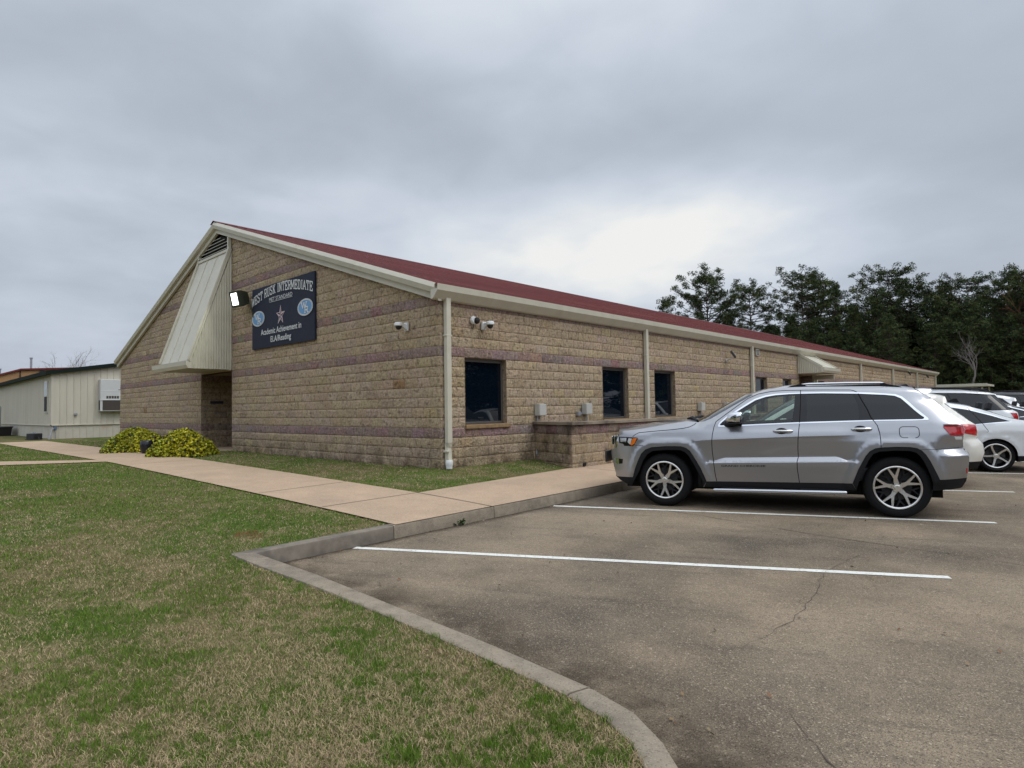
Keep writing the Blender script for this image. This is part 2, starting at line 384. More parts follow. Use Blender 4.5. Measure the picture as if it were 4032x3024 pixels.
# car park
m = MB(); P = [(kerb_x(-5.3), -5.30), (3.50, -5.30)]+KERBI[1:]+[(60, -24), (60, 110), (3.2, 110), (3.2, 3)]
m.v = [(x, y, 0) for x, y in P]; m.f = [tuple(range(len(P)))]
struct(m.build('car_park', 'lot'))
# sidewalks
def h_walk(x, y):
    x = np.asarray(x, float)
    return .158+.17*np.clip((3.4-x)/11, 0, 1)**.8+.02*np.clip((-8-x)/20, 0, 1)+0*np.asarray(y)
xs = list(np.linspace(-24.5, 3.0, 60)); ys = [-3.62, -3.0, -2.35, -1.93]; V = []
for y in ys: V += [(x, y, float(h_walk(x, y))) for x in xs+[kerb_x(y)-.012]]
n_ = len(xs)+1
struct(np_mesh('front_walk', V, [(j*n_+i, j*n_+i+1, (j+1)*n_+i+1, (j+1)*n_+i) for j in range(3) for i in range(n_-1)], 'walk', smooth=True))
m = MB(); walk_far = lambda y: 1.72-.09*(min(y, 2.6)+1.95)
ys = list(np.arange(-1.926, 3, .5))+list(np.arange(3.5, 42, 3))
for y0, y1 in zip(ys, ys[1:]):
    for s0, s1 in ((0, .5), (.5, 1)):
        f = lambda s_, y: (walk_far(y)+(kerb_x(y)-.012-walk_far(y))*s_, y, float(h_walk(walk_far(y)+(kerb_x(y)-walk_far(y))*s_, 0)))
        m.quad(f(s0, y0), f(s1, y0), f(s1, y1), f(s0, y1))
struct(m.build('side_walk', 'walk'))
m = MB()
q = [(-9.0, -3.60), (-8.2, -3.60), (-9.4, -5.7), (-14, -10.2), (-14.9, -9.4), (-10.6, -5.15)]
m.v = [(x, y, float(h_walk(x, y))-.002) for x, y in q]; m.f = [(0, 5, 2, 1), (5, 4, 3, 2)]
struct(m.build('branch_walk', 'walk'))
m = MB()
for pts in ([(1.70, -1.94), (3.40, -2.02)], [(1.72, -1.93), (1.80, -3.60)], [(-.25, -1.95), (-.05, -3.60)], [(-6.9, -1.95), (-6.7, -3.6)], [(-18, -1.95), (-17.9, -3.6)], [(1.6, 2.6), (3.2, 2.5)]):
    (xa, ya), (xb, yb) = pts; d = Vector((xb-xa, yb-ya, 0)).normalized(); n_ = Vector((-d.y, d.x, 0))*.008
    N_ = 6; P = [Vector((xa+(xb-xa)*i/N_, ya+(yb-ya)*i/N_, 0)) for i in range(N_+1)]
    for a, b in zip(P, P[1:]):
        za, zb = float(h_walk(a.x, 0))+.004, float(h_walk(b.x, 0))+.004
        m.quad((a.x-n_.x, a.y-n_.y, za), (b.x-n_.x, b.y-n_.y, zb), (b.x+n_.x, b.y+n_.y, zb), (a.x+n_.x, a.y+n_.y, za))
struct(m.build('walk_joint', 'crack'))
# kerbs: long run beside the sidewalk (cut by joints) and the curved run round the lawn
def kerb_run(name, outer, inner, top, mt):
    m = MB()
    n = len(outer); V = []
    for (ox, oy), (ix, iy) in zip(outer, inner):
        dx, dy = ix-ox, iy-oy; l = math.hypot(dx, dy); dx /= l; dy /= l
        V += [(ox, oy, -.05), (ox, oy, top-.008), (ox+dx*.01, oy+dy*.01, top), (ix-dx*.028, iy-dy*.028, top), (ix-dx*.008, iy-dy*.008, top-.008), (ix, iy, top-.03), (ix+dx*.006, iy+dy*.006, -.03)]
    F = [(i*7+k, (i+1)*7+k, (i+1)*7+k+1, i*7+k+1) for i in range(n-1) for k in range(6)]
    F += [tuple(range(7)), tuple(range((n-1)*7, n*7))[::-1]]
    m.add(V, F); return struct(m.build(name, mt, smooth=True, sharp=40))
def dens(P, st):
    out = []
    for (a, b) in zip(P, P[1:]):
        k = max(1, int(math.dist(a, b)/st)); out += [(a[0]+(b[0]-a[0])*i/k, a[1]+(b[1]-a[1])*i/k) for i in range(k)]
    return out+[P[-1]]
i0 = 7
def rs(P, n):      # resample two polylines to the same count
    P = np.array(P); s = np.r_[0, np.cumsum(np.hypot(*np.diff(P, axis=0).T))]; t = np.linspace(0, s[-1], n)
    return list(zip(np.interp(t, s, P[:, 0]), np.interp(t, s, P[:, 1])))
kerb_run('lawn_kerb', KERB[:6], KERBI[:6], .152, 'conc')
kerb_run('lawn_kerb', [(7.50, -5.642)]+KERB[6:], [(7.54, -5.502)]+KERBI[6:], .150, 'conc')
for a, b in ((-5.45, -3.66), (-3.65, -1.98), (-1.97, 1.3), (1.31, 4.6), (4.61, 12), (12.01, 40)):
    kerb_run('walk_kerb', [(kerb_x(a)-.15, a), (kerb_x((a+b)/2)-.15, (a+b)/2), (kerb_x(b)-.15, b)], [(kerb_x(a), a), (kerb_x((a+b)/2), (a+b)/2), (kerb_x(b), b)], .149 if a < -3.7 else .152, 'kerbface' if a < -3.7 else 'conc')
# painted stall lines, cracks and slab joints
def strip(name, P, wd, z, mt, taper=False, wob=0):
    m = MB(); V = []
    for i, p in enumerate(P):
        a = Vector(P[max(0, i-1)]); b = Vector(P[min(len(P)-1, i+1)]); t = (b-a).normalized(); n_ = Vector((-t.y, t.x))
        k = wd/2*(1-.8*abs(2*i/(len(P)-1)-1)**3 if taper else 1)*(1+wob*random.uniform(-1, 1))
        V += [(p[0]-n_.x*k, p[1]-n_.y*k, z), (p[0]+n_.x*k, p[1]+n_.y*k, z)]
    m.add(V, [(2*i, 2*i+2, 2*i+3, 2*i+1) for i in range(len(P)-1)]); return struct(m.build(name, mt))
for k, (a, b) in enumerate([((3.50, -4.195), (8.39, -1.64)), ((3.40, -.72), (8.42, 1.50)), ((3.35, 2.6), (8.36, 4.81)), ((3.35, 5.9), (8.36, 8.12)), ((3.35, 9.2), (8.36, 11.4)), ((3.35, 12.5), (8.36, 14.7)), ((3.35, 15.8), (8.36, 18.0))]):
    a_ = Vector(a); b_ = Vector(b)
    strip('parking_line', [tuple(a_+(b_-a_)*i/14) for i in range(15)], .092, .004, 'paint', wob=.05)
def wob(P, amp, st=.18):
    P = dens(P, st); return [(x+random.gauss(0, amp), y+random.gauss(0, amp)) for x, y in P]
strip('pavement_joint', wob([(4.6, -.02), (5.51, -.18), (7.07, -.54), (7.75, -.62), (8.81, -.78), (14, -1.6)], .004), .009, .004, 'crack', wob=.5)
strip('pavement_crack', wob([(7.67, -.77), (7.60, -1.5), (7.58, -2.18), (7.70, -2.9), (7.76, -3.43), (7.75, -3.97), (7.65, -4.42), (7.5, -4.6)], .012, .1), .0038, .004, 'crack', True, .6)
strip('pavement_crack', wob([(8.20, -4.85), (8.29, -4.97), (8.47, -5.16), (8.7, -5.45)], .006, .06), .006, .004, 'crack', True, .6)
strip('pavement_crack', wob([(8.5, 5.2), (10, 4.9), (14, 4.2)], .01, .3), .014, .004, 'crack', wob=.5)
strip('kerb_gap', [(kerb_x(y)+.012, y) for y in np.linspace(-5.2, 12, 60)], .03, .003, 'crack', wob=.6)

# dirt washed up along the kerb: a see-through stained film
dm = bpy.data.materials.new('gutter_dirt_film'); dm.use_nodes = True; t_ = dm.node_tree; n_, l_ = t_.nodes, t_.links; n_.clear()
at = n_.new('ShaderNodeAttribute'); at.attribute_name = 'tint'; ge = n_.new('ShaderNodeNewGeometry'); tx = n_.new('ShaderNodeTexNoise'); tx.inputs['Scale'].default_value = 2.4; tx.inputs['Detail'].default_value = 8; tx.inputs['Roughness'].default_value = .65
l_.new(ge.outputs['Position'], tx.inputs['Vector']); mr = n_.new('ShaderNodeMapRange'); mr.inputs[1].default_value = .36; mr.inputs[2].default_value = .62; mr.inputs[4].default_value = .62; l_.new(tx.outputs['Fac'], mr.inputs[0])
mu = n_.new('ShaderNodeMath'); mu.operation = 'MULTIPLY'; l_.new(mr.outputs[0], mu.inputs[0]); l_.new(at.outputs['Fac'], mu.inputs[1])
tr = n_.new('ShaderNodeBsdfTransparent'); df = n_.new('ShaderNodeBsdfDiffuse'); df.inputs[0].default_value = (.045, .036, .028, 1); mx = n_.new('ShaderNodeMixShader'); l_.new(mu.outputs[0], mx.inputs[0]); l_.new(tr.outputs[0], mx.inputs[1]); l_.new(df.outputs[0], mx.inputs[2])
ou = n_.new('ShaderNodeOutputMaterial'); l_.new(mx.outputs[0], ou.inputs[0])
def film(P, wd, side):
    m = MB(); q = dens(P, .2); V = []; C = []
    for i, p in enumerate(q):
        a = Vector(q[max(0, i-1)]); b = Vector(q[min(len(q)-1, i+1)]); t = (b-a).normalized(); nn = Vector((-t.y, t.x))*side
        for f, k in ((0, 1), (.35, .8), (.7, .35), (1, 0)): V.append((p[0]+nn.x*wd*f, p[1]+nn.y*wd*f, .0025)); C.append((k, k, k))
    m.v = V; m.c = C; m.f = [(4*i+k, 4*i+4+k, 4*i+5+k, 4*i+1+k) for i in range(len(q)-1) for k in range(3)]
    o = m.build('gutter_dirt', dm); o['kind'] = 'structure'
film(KERBI[:12], .75, 1)
film([(kerb_x(y), y) for y in (-5.2, -3, 0, 3, 8)], .16, -1)
# ------------------------------------------------------------------ the school: block walls
Z0 = .888; RH = .2032; BL = .4064; BANDS = (0, 8, 13, 21)
TAN = np.array((.435, .335, .228)); PUR = np.array((.290, .205, .186))
def block_wall(name, mt, parent, P0, dirv, nrm, length, k0, k1, u0=0.0, openings=(), ztop=None, nu=10, nv=7, far=1e9, seed=1, bands=BANDS, dk=1.0, depth=.17):
    """Running-bond split-face block wall: every block is a rough relief patch standing proud of recessed mortar."""
    rg = np.random.default_rng(seed)
    P0 = np.array(P0, float); dv = np.array(dirv, float); nv_ = np.array(nrm, float); up = np.array((0, 0, 1.))
    VV, FF, CC = [], [], []; base = 0
    def put(V, F, C):
        nonlocal base
        VV.append(V); FF.append(np.asarray(F)+base); CC.append(C); base += len(V)
    def pt(u, h, z): return P0+np.multiply.outer(np.asarray(u), dv)+np.multiply.outer(np.asarray(h), nv_)+np.multiply.outer(np.asarray(z), up)
    flip = np.dot(np.cross(dv, up), nv_) < 0
    top = ztop or (lambda u: np.full_like(np.asarray(u, float), 99.))
    for k in range(k0, k1):
        za, zb = Z0+k*RH, Z0+(k+1)*RH; zm = (za+zb)/2
        segs = [(0.0, length)]
        for (a, b, c, d) in openings:
            if c < zm < d: segs = [s for (x, y) in segs for s in ((x, min(y, a)), (max(x, b), y)) if s[1]-s[0] > .01]
        for (sa, sb) in segs:
            # mortar backing
            n = max(1, int((sb-sa)/1.5)); us = np.linspace(sa, sb, n+1)
            zt = np.minimum(zb, top(us)); zl = np.minimum(za, top(us))
            V = np.concatenate([pt(us, 0*us, zl), pt(us, 0*us, zt)]); F = np.array([(i, i+1, n+2+i, n+1+i) for i in range(n)])
            put(V, F[:, ::-1] if flip else F, np.tile(TAN*.78*dk, (len(V), 1)))
            off = u0+(k % 2)*BL/2
            js = [sa]+[off+i*BL for i in range(int((sa-off)/BL)-1, int((sb-off)/BL)+2) if sa+.08 < off+i*BL < sb-.08]+[sb]
            for a, b in zip(js, js[1:]):
                if za >= float(top(np.array([(a+b)/2]))[0])-.02: continue
                nu_, nv2 = (nu, nv) if a < far else (5, 4)
                gu = np.r_[0, np.linspace(.03, .97, nu_-2), 1]; gv = np.r_[0, np.linspace(.06, .94, nv2-2), 1]; U, Vv = np.meshgrid(gu, gv)
                wu, wv = b-a-.009, RH-.009
                eu = np.minimum(U, 1-U)*wu; ev = np.minimum(Vv, 1-Vv)*wv
                e = np.clip(np.minimum(eu, ev)/.016, 0, 1)
                r = rg.random((nv2, nu_)); r = .7*r+.3*np.roll(r, 1, 1)
                hgt = .0015+e*(.002+.013*r)*rg.uniform(.6, 1.4)+.004*rg.random()*(U-.5)
                uu = a+.005+U*wu; zz = za+.005+Vv*wv
                zz = np.minimum(zz, top(uu))
                V = pt(uu.ravel(), hgt.ravel(), zz.ravel())
                F = np.array([(j*nu_+i, j*nu_+i+1, (j+1)*nu_+i+1, (j+1)*nu_+i) for j in range(nv2-1) for i in range(nu_-1)])
                # rims down to the mortar
                rim = np.concatenate([np.arange(nu_), np.arange(1, nv2)*nu_+nu_-1, (nv2-1)*nu_+np.arange(nu_-2, -1, -1), np.arange(nv2-2, 0, -1)*nu_])
                V2 = pt(uu.ravel()[rim], 0*rim-.002, zz.ravel()[rim]); n0 = len(V); q = len(rim)
                F2 = np.array([(rim[i], n0+i, n0+(i+1) % q, rim[(i+1) % q]) for i in range(q)])
                F = np.concatenate([F, F2]); V = np.concatenate([V, V2])
                c = (PUR if k in bands else TAN).copy()
                c = c*rg.normal(1, .045)
                if k in bands: c = c*(1+rg.normal(0, .05, 3))
                else:
                    c = c*np.array((1, rg.normal(1, .02), rg.normal(1, .05)))
                    if rg.random() < .05: c = c*.86
                    if rg.random() < .003: c = np.array((.30, .19, .10))
                put(V, F[:, ::-1] if flip else F, np.tile(np.clip(c*dk, .02, .8), (len(V), 1)))
    for (a, b, c, d) in openings:          # smooth reveals
        if d > 5: continue
        for (p, q_) in (((a, c), (a, d)), ((a, d), (b, d)), ((b, d), (b, c)), ((b, c), (a, c))):
            V = np.array([pt(p[0], .012, p[1]), pt(q_[0], .012, q_[1]), pt(q_[0], -depth, q_[1]), pt(p[0], -depth, p[1])])
            put(V, np.array([(0, 1, 2, 3)]), np.tile(np.array((.34, .262, .18))*dk, (4, 1)))
    return np_mesh(name, np.concatenate(VV), np.concatenate(FF), mt, np.concatenate(CC), parent=parent)

school = thing('school_building', 'long tan block school building with purple bands, red metal roof and cream trim', 'school', (-10.4, 0, .3))
RX, RZ_ = -10.55, 7.43
def rake_z(x):
    x = np.asarray(x, float)
    return np.where(x > RX, RZ_-.330*(x-RX), RZ_-.350*(RX-x))
gtop = lambda u: rake_z(-np.asarray(u))-.30
LEN = 53.3; WID = 20.83
DOOR = (9.62, 11.98, .2, 2.70)
block_wall('gable_wall', 'block', school, (0, 0, 0), (-1, 0, 0), (0, -1, 0), WID, -4, 32, u0=.10, openings=[DOOR, (9.66, 11.98, 6.44, 9)], ztop=gtop, seed=3)
wn = [(0, 3), (12, 15), (18.5, 21.5), (37, 39.8), (44, 46.5), (55, 57.6), (65.5, 68.2), (77, 79.6), (88, 90.6), (93, 95.6), (103, 105.6)]
WIN = [(.656+a*BL, .656+b*BL, Z0+RH, Z0+8*RH) for a, b in wn]
SDOOR = (20.55, 22.2, .2, 2.72)
block_wall('side_wall', 'block', school, (0, 0, 0), (0, 1, 0), (1, 0, 0), LEN, -4, 14, u0=.656, openings=WIN+[SDOOR], ztop=lambda u: np.full_like(np.asarray(u, float), 3.66), far=26, seed=5)
m = MB()
m.quad((-WID, 0, 0), (-WID, LEN, 0), (-WID, LEN, 3.6), (-WID, 0, 3.6)).quad((0, LEN, 0), (-WID, LEN, 0), (-WID, LEN, 3.7), (RX, LEN, 7.2), (0, LEN, 3.7))
m.build('rear_wall', 'reveal', school)
# roof with standing ribs
m = MB(); EX, EZ = .21, float(rake_z(.21)); ey0, ey1 = -.2, 53.9
def slope(xe, ze): return ((xe, ey0, ze), (RX, ey0, RZ_), (RX, ey1, RZ_), (xe, ey1, ze))
m.quad(*[(x, y, z-.02) for x, y, z in ((EX, ey0, EZ), (EX, ey1, EZ), (RX, ey1, RZ_), (RX, ey0, RZ_))])
LX, LZ = -21.05, float(rake_z(-21.05))
m.quad((RX, ey0, RZ_-.02), (RX, ey1, RZ_-.02), (LX, ey1, LZ-.02), (LX, ey0, LZ-.02))
y = ey0+.05
while y < ey1-.1:
    for (xe, ze) in ((EX, EZ), (LX, LZ)):
        V = [(x, y+dy, z+dz) for (x, z) in ((xe, ze), (RX, RZ_)) for (dy, dz) in ((-.035, -.02), (-.014, .022), (.014, .022), (.035, -.02))]
        m.add(V, [(0, 4, 5, 1), (1, 5, 6, 2), (2, 6, 7, 3), (0, 1, 2, 3)])
    y += .305
m.build('roof', 'redroof', school)
m = MB(); V = []
for yy in (ey0-.02, ey1): V += [(RX-.22, yy, RZ_-.05), (RX, yy, RZ_+.045), (RX+.22, yy, RZ_-.045)]
m.add(V, [(0, 1, 4, 3), (1, 2, 5, 4)]); m.build('ridge_cap', 'redroof', school)
# gable rake trim: bevelled fascia over a set-back frieze board
prof = [(-.10, .015), (-.19, .005), (-.235, -.085), (-.20, -.195), (-.115, -.195), (-.110, -.335), (-.03, -.335), (-.03, .0)]
m = MB()
for (xa, xb) in ((.10, -5.30), (-5.305, RX), (RX, -15.8), (-15.805, -20.95)):
    A = [Vector((xa, y_, float(rake_z(xa))+z_)) for y_, z_ in prof]; B = [Vector((xb, y_, float(rake_z(xb))+z_)) for y_, z_ in prof]
    n = len(prof); m.add(A+B, [(i, i+1, n+i+1, n+i) for i in range(n-1)]+[tuple(range(n)), tuple(range(n, 2*n))[::-1]])
m.build('rake_trim', 'cream', school)
m = MB()          # moulded eave gutter with folded lower face
gp = [(.03, 3.60), (.10, 3.62), (.235, 3.765), (.25, 3.885), (.232, 3.885), (.215, 3.79), (.03, 3.79)]
seg_y = [-.24, 6.9, 13.9, 20.9, 27.9, 34.9, 41.9, 48.9, 53.95]
for ya, yb in zip(seg_y, seg_y[1:]):
    n = len(gp); m.add([(x, ya, z) for x, z in gp]+[(x, yb-.004, z) for x, z in gp], [(i, i+1, n+i+1, n+i) for i in range(n-1)]+[tuple(range(n))[::-1], tuple(range(n, 2*n))])
m.build('gutter', 'cream', school)
def downspout(y, zb, first=False):
    m = MB(); wd = .115; x0, x1 = .035, .135
    if first:
        m.box(x0, x1, y-wd/2, y+wd/2, .80, 3.66)
        # dented foot
        V = [(x0, y-wd/2, .80), (x1, y-wd/2, .80), (x1, y+wd/2, .80), (x0, y+wd/2, .80), (x0, y-wd/2, .70), (x1-.035, y-wd/2+.02, .71), (x1-.02, y+wd/2-.012, .70), (x0, y+wd/2-.01, .70),
             (x0, y-wd/2, .46), (x1, y-wd/2+.01, .46), (x1, y+wd/2-.01, .46), (x0, y+wd/2-.01, .46)]
        m.add(V, [(0, 1, 5, 4), (1, 2, 6, 5), (2, 3, 7, 6), (4, 5, 9, 8), (5, 6, 10, 9), (6, 7, 11, 10), (8, 9, 10, 11)])
        m.box(x0-.02, x1+.004, y-wd/2-.03, y-wd/2+.03, .62, .66)
    else:
        m.box(x0, x1, y-wd/2, y+wd/2, zb, 3.66)
    m.box(x0-.01, x1+.003, y-wd/2-.02, y+wd/2+.02, 2.9, 2.93)
    o = m.build('downspout', 'cream', school, bevel=.008)
    if first:
        m = MB(); m.lathe([(.062, .30), (.066, .33), (.066, .345), (.075, .38), (.078, .44), (.066, .47), (.03, .47)], Matrix.Translation((.09, y, 0)), 14)
        m.build('drain_adapter', 'whitepl', o, smooth=True)
for i, y in enumerate((.13, 7.62, 15.22, 22.62, 30.35, 38.0, 45.6, 53.1)): downspout(y, .34, i == 0)
# windows
for i, (a, b, c, d) in enumerate(WIN):
    m = MB(); x = -.10; fw = .05
    for bx in ((a, a+fw, c+.055, d), (b-fw, b, c+.055, d), (a+fw, b-fw, c+.055, c+.055+fw), (a+fw, b-fw, d-fw-.02, d)):
        m.box(x-.04, x, bx[0], bx[1], bx[2], bx[3])
    f = m.build('window', 'wframe', school, bevel=.004)
    m = MB(); m.quad((x-.022, a+fw-.004, c+.10), (x-.022, b-fw+.004, c+.10), (x-.022, b-fw+.004, d-fw-.015), (x-.022, a+fw-.004, d-fw-.015)); m.build('pane', 'pane', f)
    if i < 6:
        m = MB(); m.box(-.12, .055, a-.01, b+.085, c-.035, c+.05); m.build('sill', 'sill', f, bevel=.012)
# louvre in the peak
m = MB()
xl, xr, zb, zs = -11.98, -9.66, 6.44, 6.74
ztl, ztr = float(rake_z(xl))-.36, float(rake_z(xr))-.36
poly = [(xl, zb), (xr, zb), (xr, ztr), (RX, float(rake_z(RX))-.40), (xl, ztl)]
m.prism([(x, .03, z) for x, z in poly], (0, -.01, 0)); lv = m.build('gable_louvre', 'dark', school)
m = MB()
for k in range(8):
    z = zb+.05+k*.1; xs_ = [x for x in np.linspace(xl+.04, xr-.04, 60) if float(rake_z(x))-.40 > z+.03]
    if len(xs_) > 3:
        a, b = xs_[0], xs_[-1]; m.add([(a, -.05, z+.045), (b, -.05, z+.045), (b, -.115, z), (a, -.115, z), (a, -.115, z-.014), (b, -.115, z-.014)], [(0, 1, 2, 3), (3, 2, 5, 4)])
m.build('slat', 'cream', lv)
m = MB(); m.box(xr-.035, xr+.035, -.13, -.03, 2.74, ztr+.02).box(xl-.03, xl+.03, -.13, -.03, zb-.02, ztl+.02).box(xl, xr-.036, -.13, -.03, zb-.08, zb)
m.build('louvre_frame', 'cream', lv)
# tall sloping entrance canopy on the gable
def canopy(T, w_, depth, zt, zlow, zbot, gl, gr):
    """T maps local (s along the wall from the right end, d outward, z)."""
    cp = MB()
    A = [T(-.03, .03, zt), T(w_+.03, .03, zt), T(w_+.03, depth, zlow), T(-.03, depth, zlow)]
    off = Vector(T(0, .03, 0.05))-Vector(T(0, 0, 0)); cp.prism(A, off)
    panel = cp.build('canopy', 'cream', school)
    for s_ in (0.0, w_*.36, w_*.68, w_):        # seams and edge flashing
        m = MB()
        ww = .03 if s_ in (0.0, w_) else .006; hh = .05 if s_ in (0.0, w_) else .012
        P = []
        for (d_, z_) in ((.03, zt), (depth, zlow)):
            P += [T(s_-ww, d_+.035, z_+.055), T(s_+ww, d_+.035, z_+.055), T(s_+ww, d_+.035+hh, z_+.055+hh*.4), T(s_-ww, d_+.035+hh, z_+.055+hh*.4)]
        m.add(P, [(0, 1, 5, 4), (1, 2, 6, 5), (2, 3, 7, 6), (3, 0, 4, 7)]); m.build('canopy_flashing', 'cream', panel)
    for s_, sg in ((0.0, -1), (w_, 1)):           # ribbed side panels
        m = MB(); n = max(6, int(depth/.019)); n += n % 2
        for i in range(n):
            d0, d1 = depth*i/n, depth*(i+1)/n
            e0 = (.024 if (i//2) % 2 else 0)*sg; e1 = e0 if i % 2 == 0 else ((.024 if ((i+1)//2) % 2 else 0)*sg)
            if i % 2 == 1: e1 = (.024 if ((i//2)+1) % 2 else 0)*sg
            z0_, z1_ = zt+(zlow-zt)*d0/depth, zt+(zlow-zt)*d1/depth
            m.quad(T(s_+e0, d0, zbot), T(s_+e1, d1, zbot), T(s_+e1, d1, z1_), T(s_+e0, d0, z0_))
        m.build('canopy_side', 'cream', panel)
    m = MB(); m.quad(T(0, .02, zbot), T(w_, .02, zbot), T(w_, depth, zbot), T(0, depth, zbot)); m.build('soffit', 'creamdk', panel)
    m = MB(); n = 0
    pr = [(depth-.02, zlow-.19), (depth+.07, zlow-.19), (depth+.125, zlow-.10), (depth+.14, zlow+.02), (depth+.12, zlow+.02), (depth-.02, zlow-.04)]
    q = len(pr); m.add([T(gl, d_, z_) for d_, z_ in pr]+[T(gr, d_, z_) for d_, z_ in pr], [(i, (i+1) % q, q+(i+1) % q, q+i) for i in range(q)]+[tuple(range(q)), tuple(range(q, 2*q))[::-1]])
    m.build('canopy_gutter', 'cream', panel)
canopy(lambda s_, d_, z_: (-9.62-s_, -d_, z_), 2.36, 1.20, 6.42, 2.95, 2.76, -.06, 2.84)
canopy(lambda s_, d_, z_: (d_, 20.38+s_, z_), 2.0, .98, 3.58, 2.98, 2.78, -.06, 2.3)
m = MB(); m.box(.04, .95, 22.2, 22.3, 2.55, 2.75).box(.03, .12, 22.2, 22.3, 1.2, 2.55); m.build('canopy_brace', 'creamdk', school)
# entrance recess
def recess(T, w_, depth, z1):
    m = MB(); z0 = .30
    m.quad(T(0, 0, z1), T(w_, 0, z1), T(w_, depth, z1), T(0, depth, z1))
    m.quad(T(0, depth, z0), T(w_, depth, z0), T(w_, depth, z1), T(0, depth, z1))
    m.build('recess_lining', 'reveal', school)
    m = MB(); m.quad(T(0, -.3, z0+.02), T(w_, -.3, z0+.02), T(w_, depth, z0+.02), T(0, depth, z0+.02)); m.build('threshold', 'walk', school)
    m = MB(); a = w_*.28
    P = [T(a, depth-.03, z0+.03), T(w_-.25, depth-.03, z0+.03), T(w_-.25, depth-.03, z0+2.1), T(a, depth-.03, z0+2.1)]
    d = m.prism(P, Vector(T(0, -.05, 0))-Vector(T(0, 0, 0))).build('entrance_door', 'door', school)
    m = MB(); c = Vector(T(a+.1, depth-.14, z0+1.0)); m.tube([c, c+Vector((0, 0, .25))], .012, 8).build('handle', 'galv', d)
recess(lambda s_, d_, z_: (-9.62-s_, d_, z_), 2.36, 1.9, 2.70)
recess(lambda s_, d_, z_: (-d_, 20.55+s_, z_), 1.65, 1.2, 2.72)
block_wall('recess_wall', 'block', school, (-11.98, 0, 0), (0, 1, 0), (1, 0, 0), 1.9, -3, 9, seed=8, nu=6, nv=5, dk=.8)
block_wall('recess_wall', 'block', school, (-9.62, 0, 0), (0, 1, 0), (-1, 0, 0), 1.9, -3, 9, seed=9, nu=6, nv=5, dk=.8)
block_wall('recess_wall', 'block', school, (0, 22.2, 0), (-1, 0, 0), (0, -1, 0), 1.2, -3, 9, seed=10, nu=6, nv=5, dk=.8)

# ------------------------------------------------------------------ low ramp wall of the same block
ramp = thing('ramp_wall', 'low weathered tan block wall of the entrance ramp with a grey cap course', 'wall', (1.3, 2.5, .2))
PA, PB = Vector((0.03, 2.76, 0)), Vector((1.40, 2.36, 0))
dv = (PB-PA).normalized(); Lw = (PB-PA).length
block_wall('end_face', 'oldblock', ramp, PA, dv, (dv.y, -dv.x, 0), Lw, -4, 1, u0=.05, seed=21, bands=(0,), dk=.88)
block_wall('long_face', 'oldblock', ramp, PB, (0, 1, 0), (1, 0, 0), 16.6, -4, 1, u0=.1, seed=22, bands=(0,), dk=.88, far=9)
m = MB(); t_ = .22
for (a, b) in ((PA, PB),):
    pass
cap = [(0.03, 2.70), (1.46, 2.30), (1.46, 18.96), (1.16, 18.96), (1.16, 2.66), (0.03, 2.98)]
V = [(x, y, z) for z in (1.092, 1.158) for x, y in cap]; n = 6
m.add(V, [tuple(range(6))[::-1], (6, 7, 10, 11), (7, 8, 9, 10)]+[(i, (i+1) % 6, 6+(i+1) % 6, 6+i) for i in range(6)])
m.build('cap', mat('weathered_cap_block', (.27, .222, .17), .92, var=.25, vscale=5, bump=.5, bscale=60, stain_or_shade=[((.05, .043, .038), 2.5, .45, .65, .8)]), ramp, bevel=.006)
m = MB(); m.box(.03, 1.2, 2.99, 18.9, .2, .75); m.build('ramp_slab', 'conc', ramp)
m = MB(); m.box(1.425, 1.445, 2.70, 2.79, .22, .29); m.build('drain_hole', 'dark', ramp)
# ------------------------------------------------------------------ things fixed to the school
def Mat(loc, z=(0, 0, 1), x=None):
    """Frame with local Z along z."""
    z = Vector(z).normalized(); q = z.to_track_quat('Z', 'Y'); return Matrix.Translation(loc) @ q.to_matrix().to_4x4()
sg = thing('banner_sign', 'large navy fabric banner with white arched lettering, star and two blue emblems on the gable', 'banner', (-6.37, -.03, 3.24))
SX0, SX1, SZ0, SZ1 = -8.10, -4.64, 3.235, 4.945
m = MB(); nx, nz = 14, 7; V = []
for yy in (-.085, -.03):
    for j in range(nz+1):
        for i in range(nx+1):
            u, v = i/nx, j/nz; e = min(u, 1-u, v, 1-v)
            bul = (.006*math.sin(9*u+3*v)+.004*math.sin(5*v-7*u)) if yy < -.05 and e > 0 else 0
            V.append((SX0+(SX1-SX0)*u, yy+bul+(.012 if e == 0 and yy < -.05 else 0), SZ0+(SZ1-SZ0)*v))
q = (nx+1)*(nz+1); F = [(j*(nx+1)+i, j*(nx+1)+i+1, (j+1)*(nx+1)+i+1, (j+1)*(nx+1)+i) for j in range(nz) for i in range(nx)]
rim = list(range(nx+1))+[(j+1)*(nx+1)-1 for j in range(1, nz+1)]+[nz*(nx+1)+i for i in range(nx-1, -1, -1)]+[j*(nx+1) for j in range(nz-1, 0, -1)]
F += [(rim[i], rim[i-1], q+rim[i-1], q+rim[i]) for i in range(len(rim))]
m.add(V, F); m.build('banner_panel', 'navy', sg, smooth=True, sharp=40)
YF = -.099
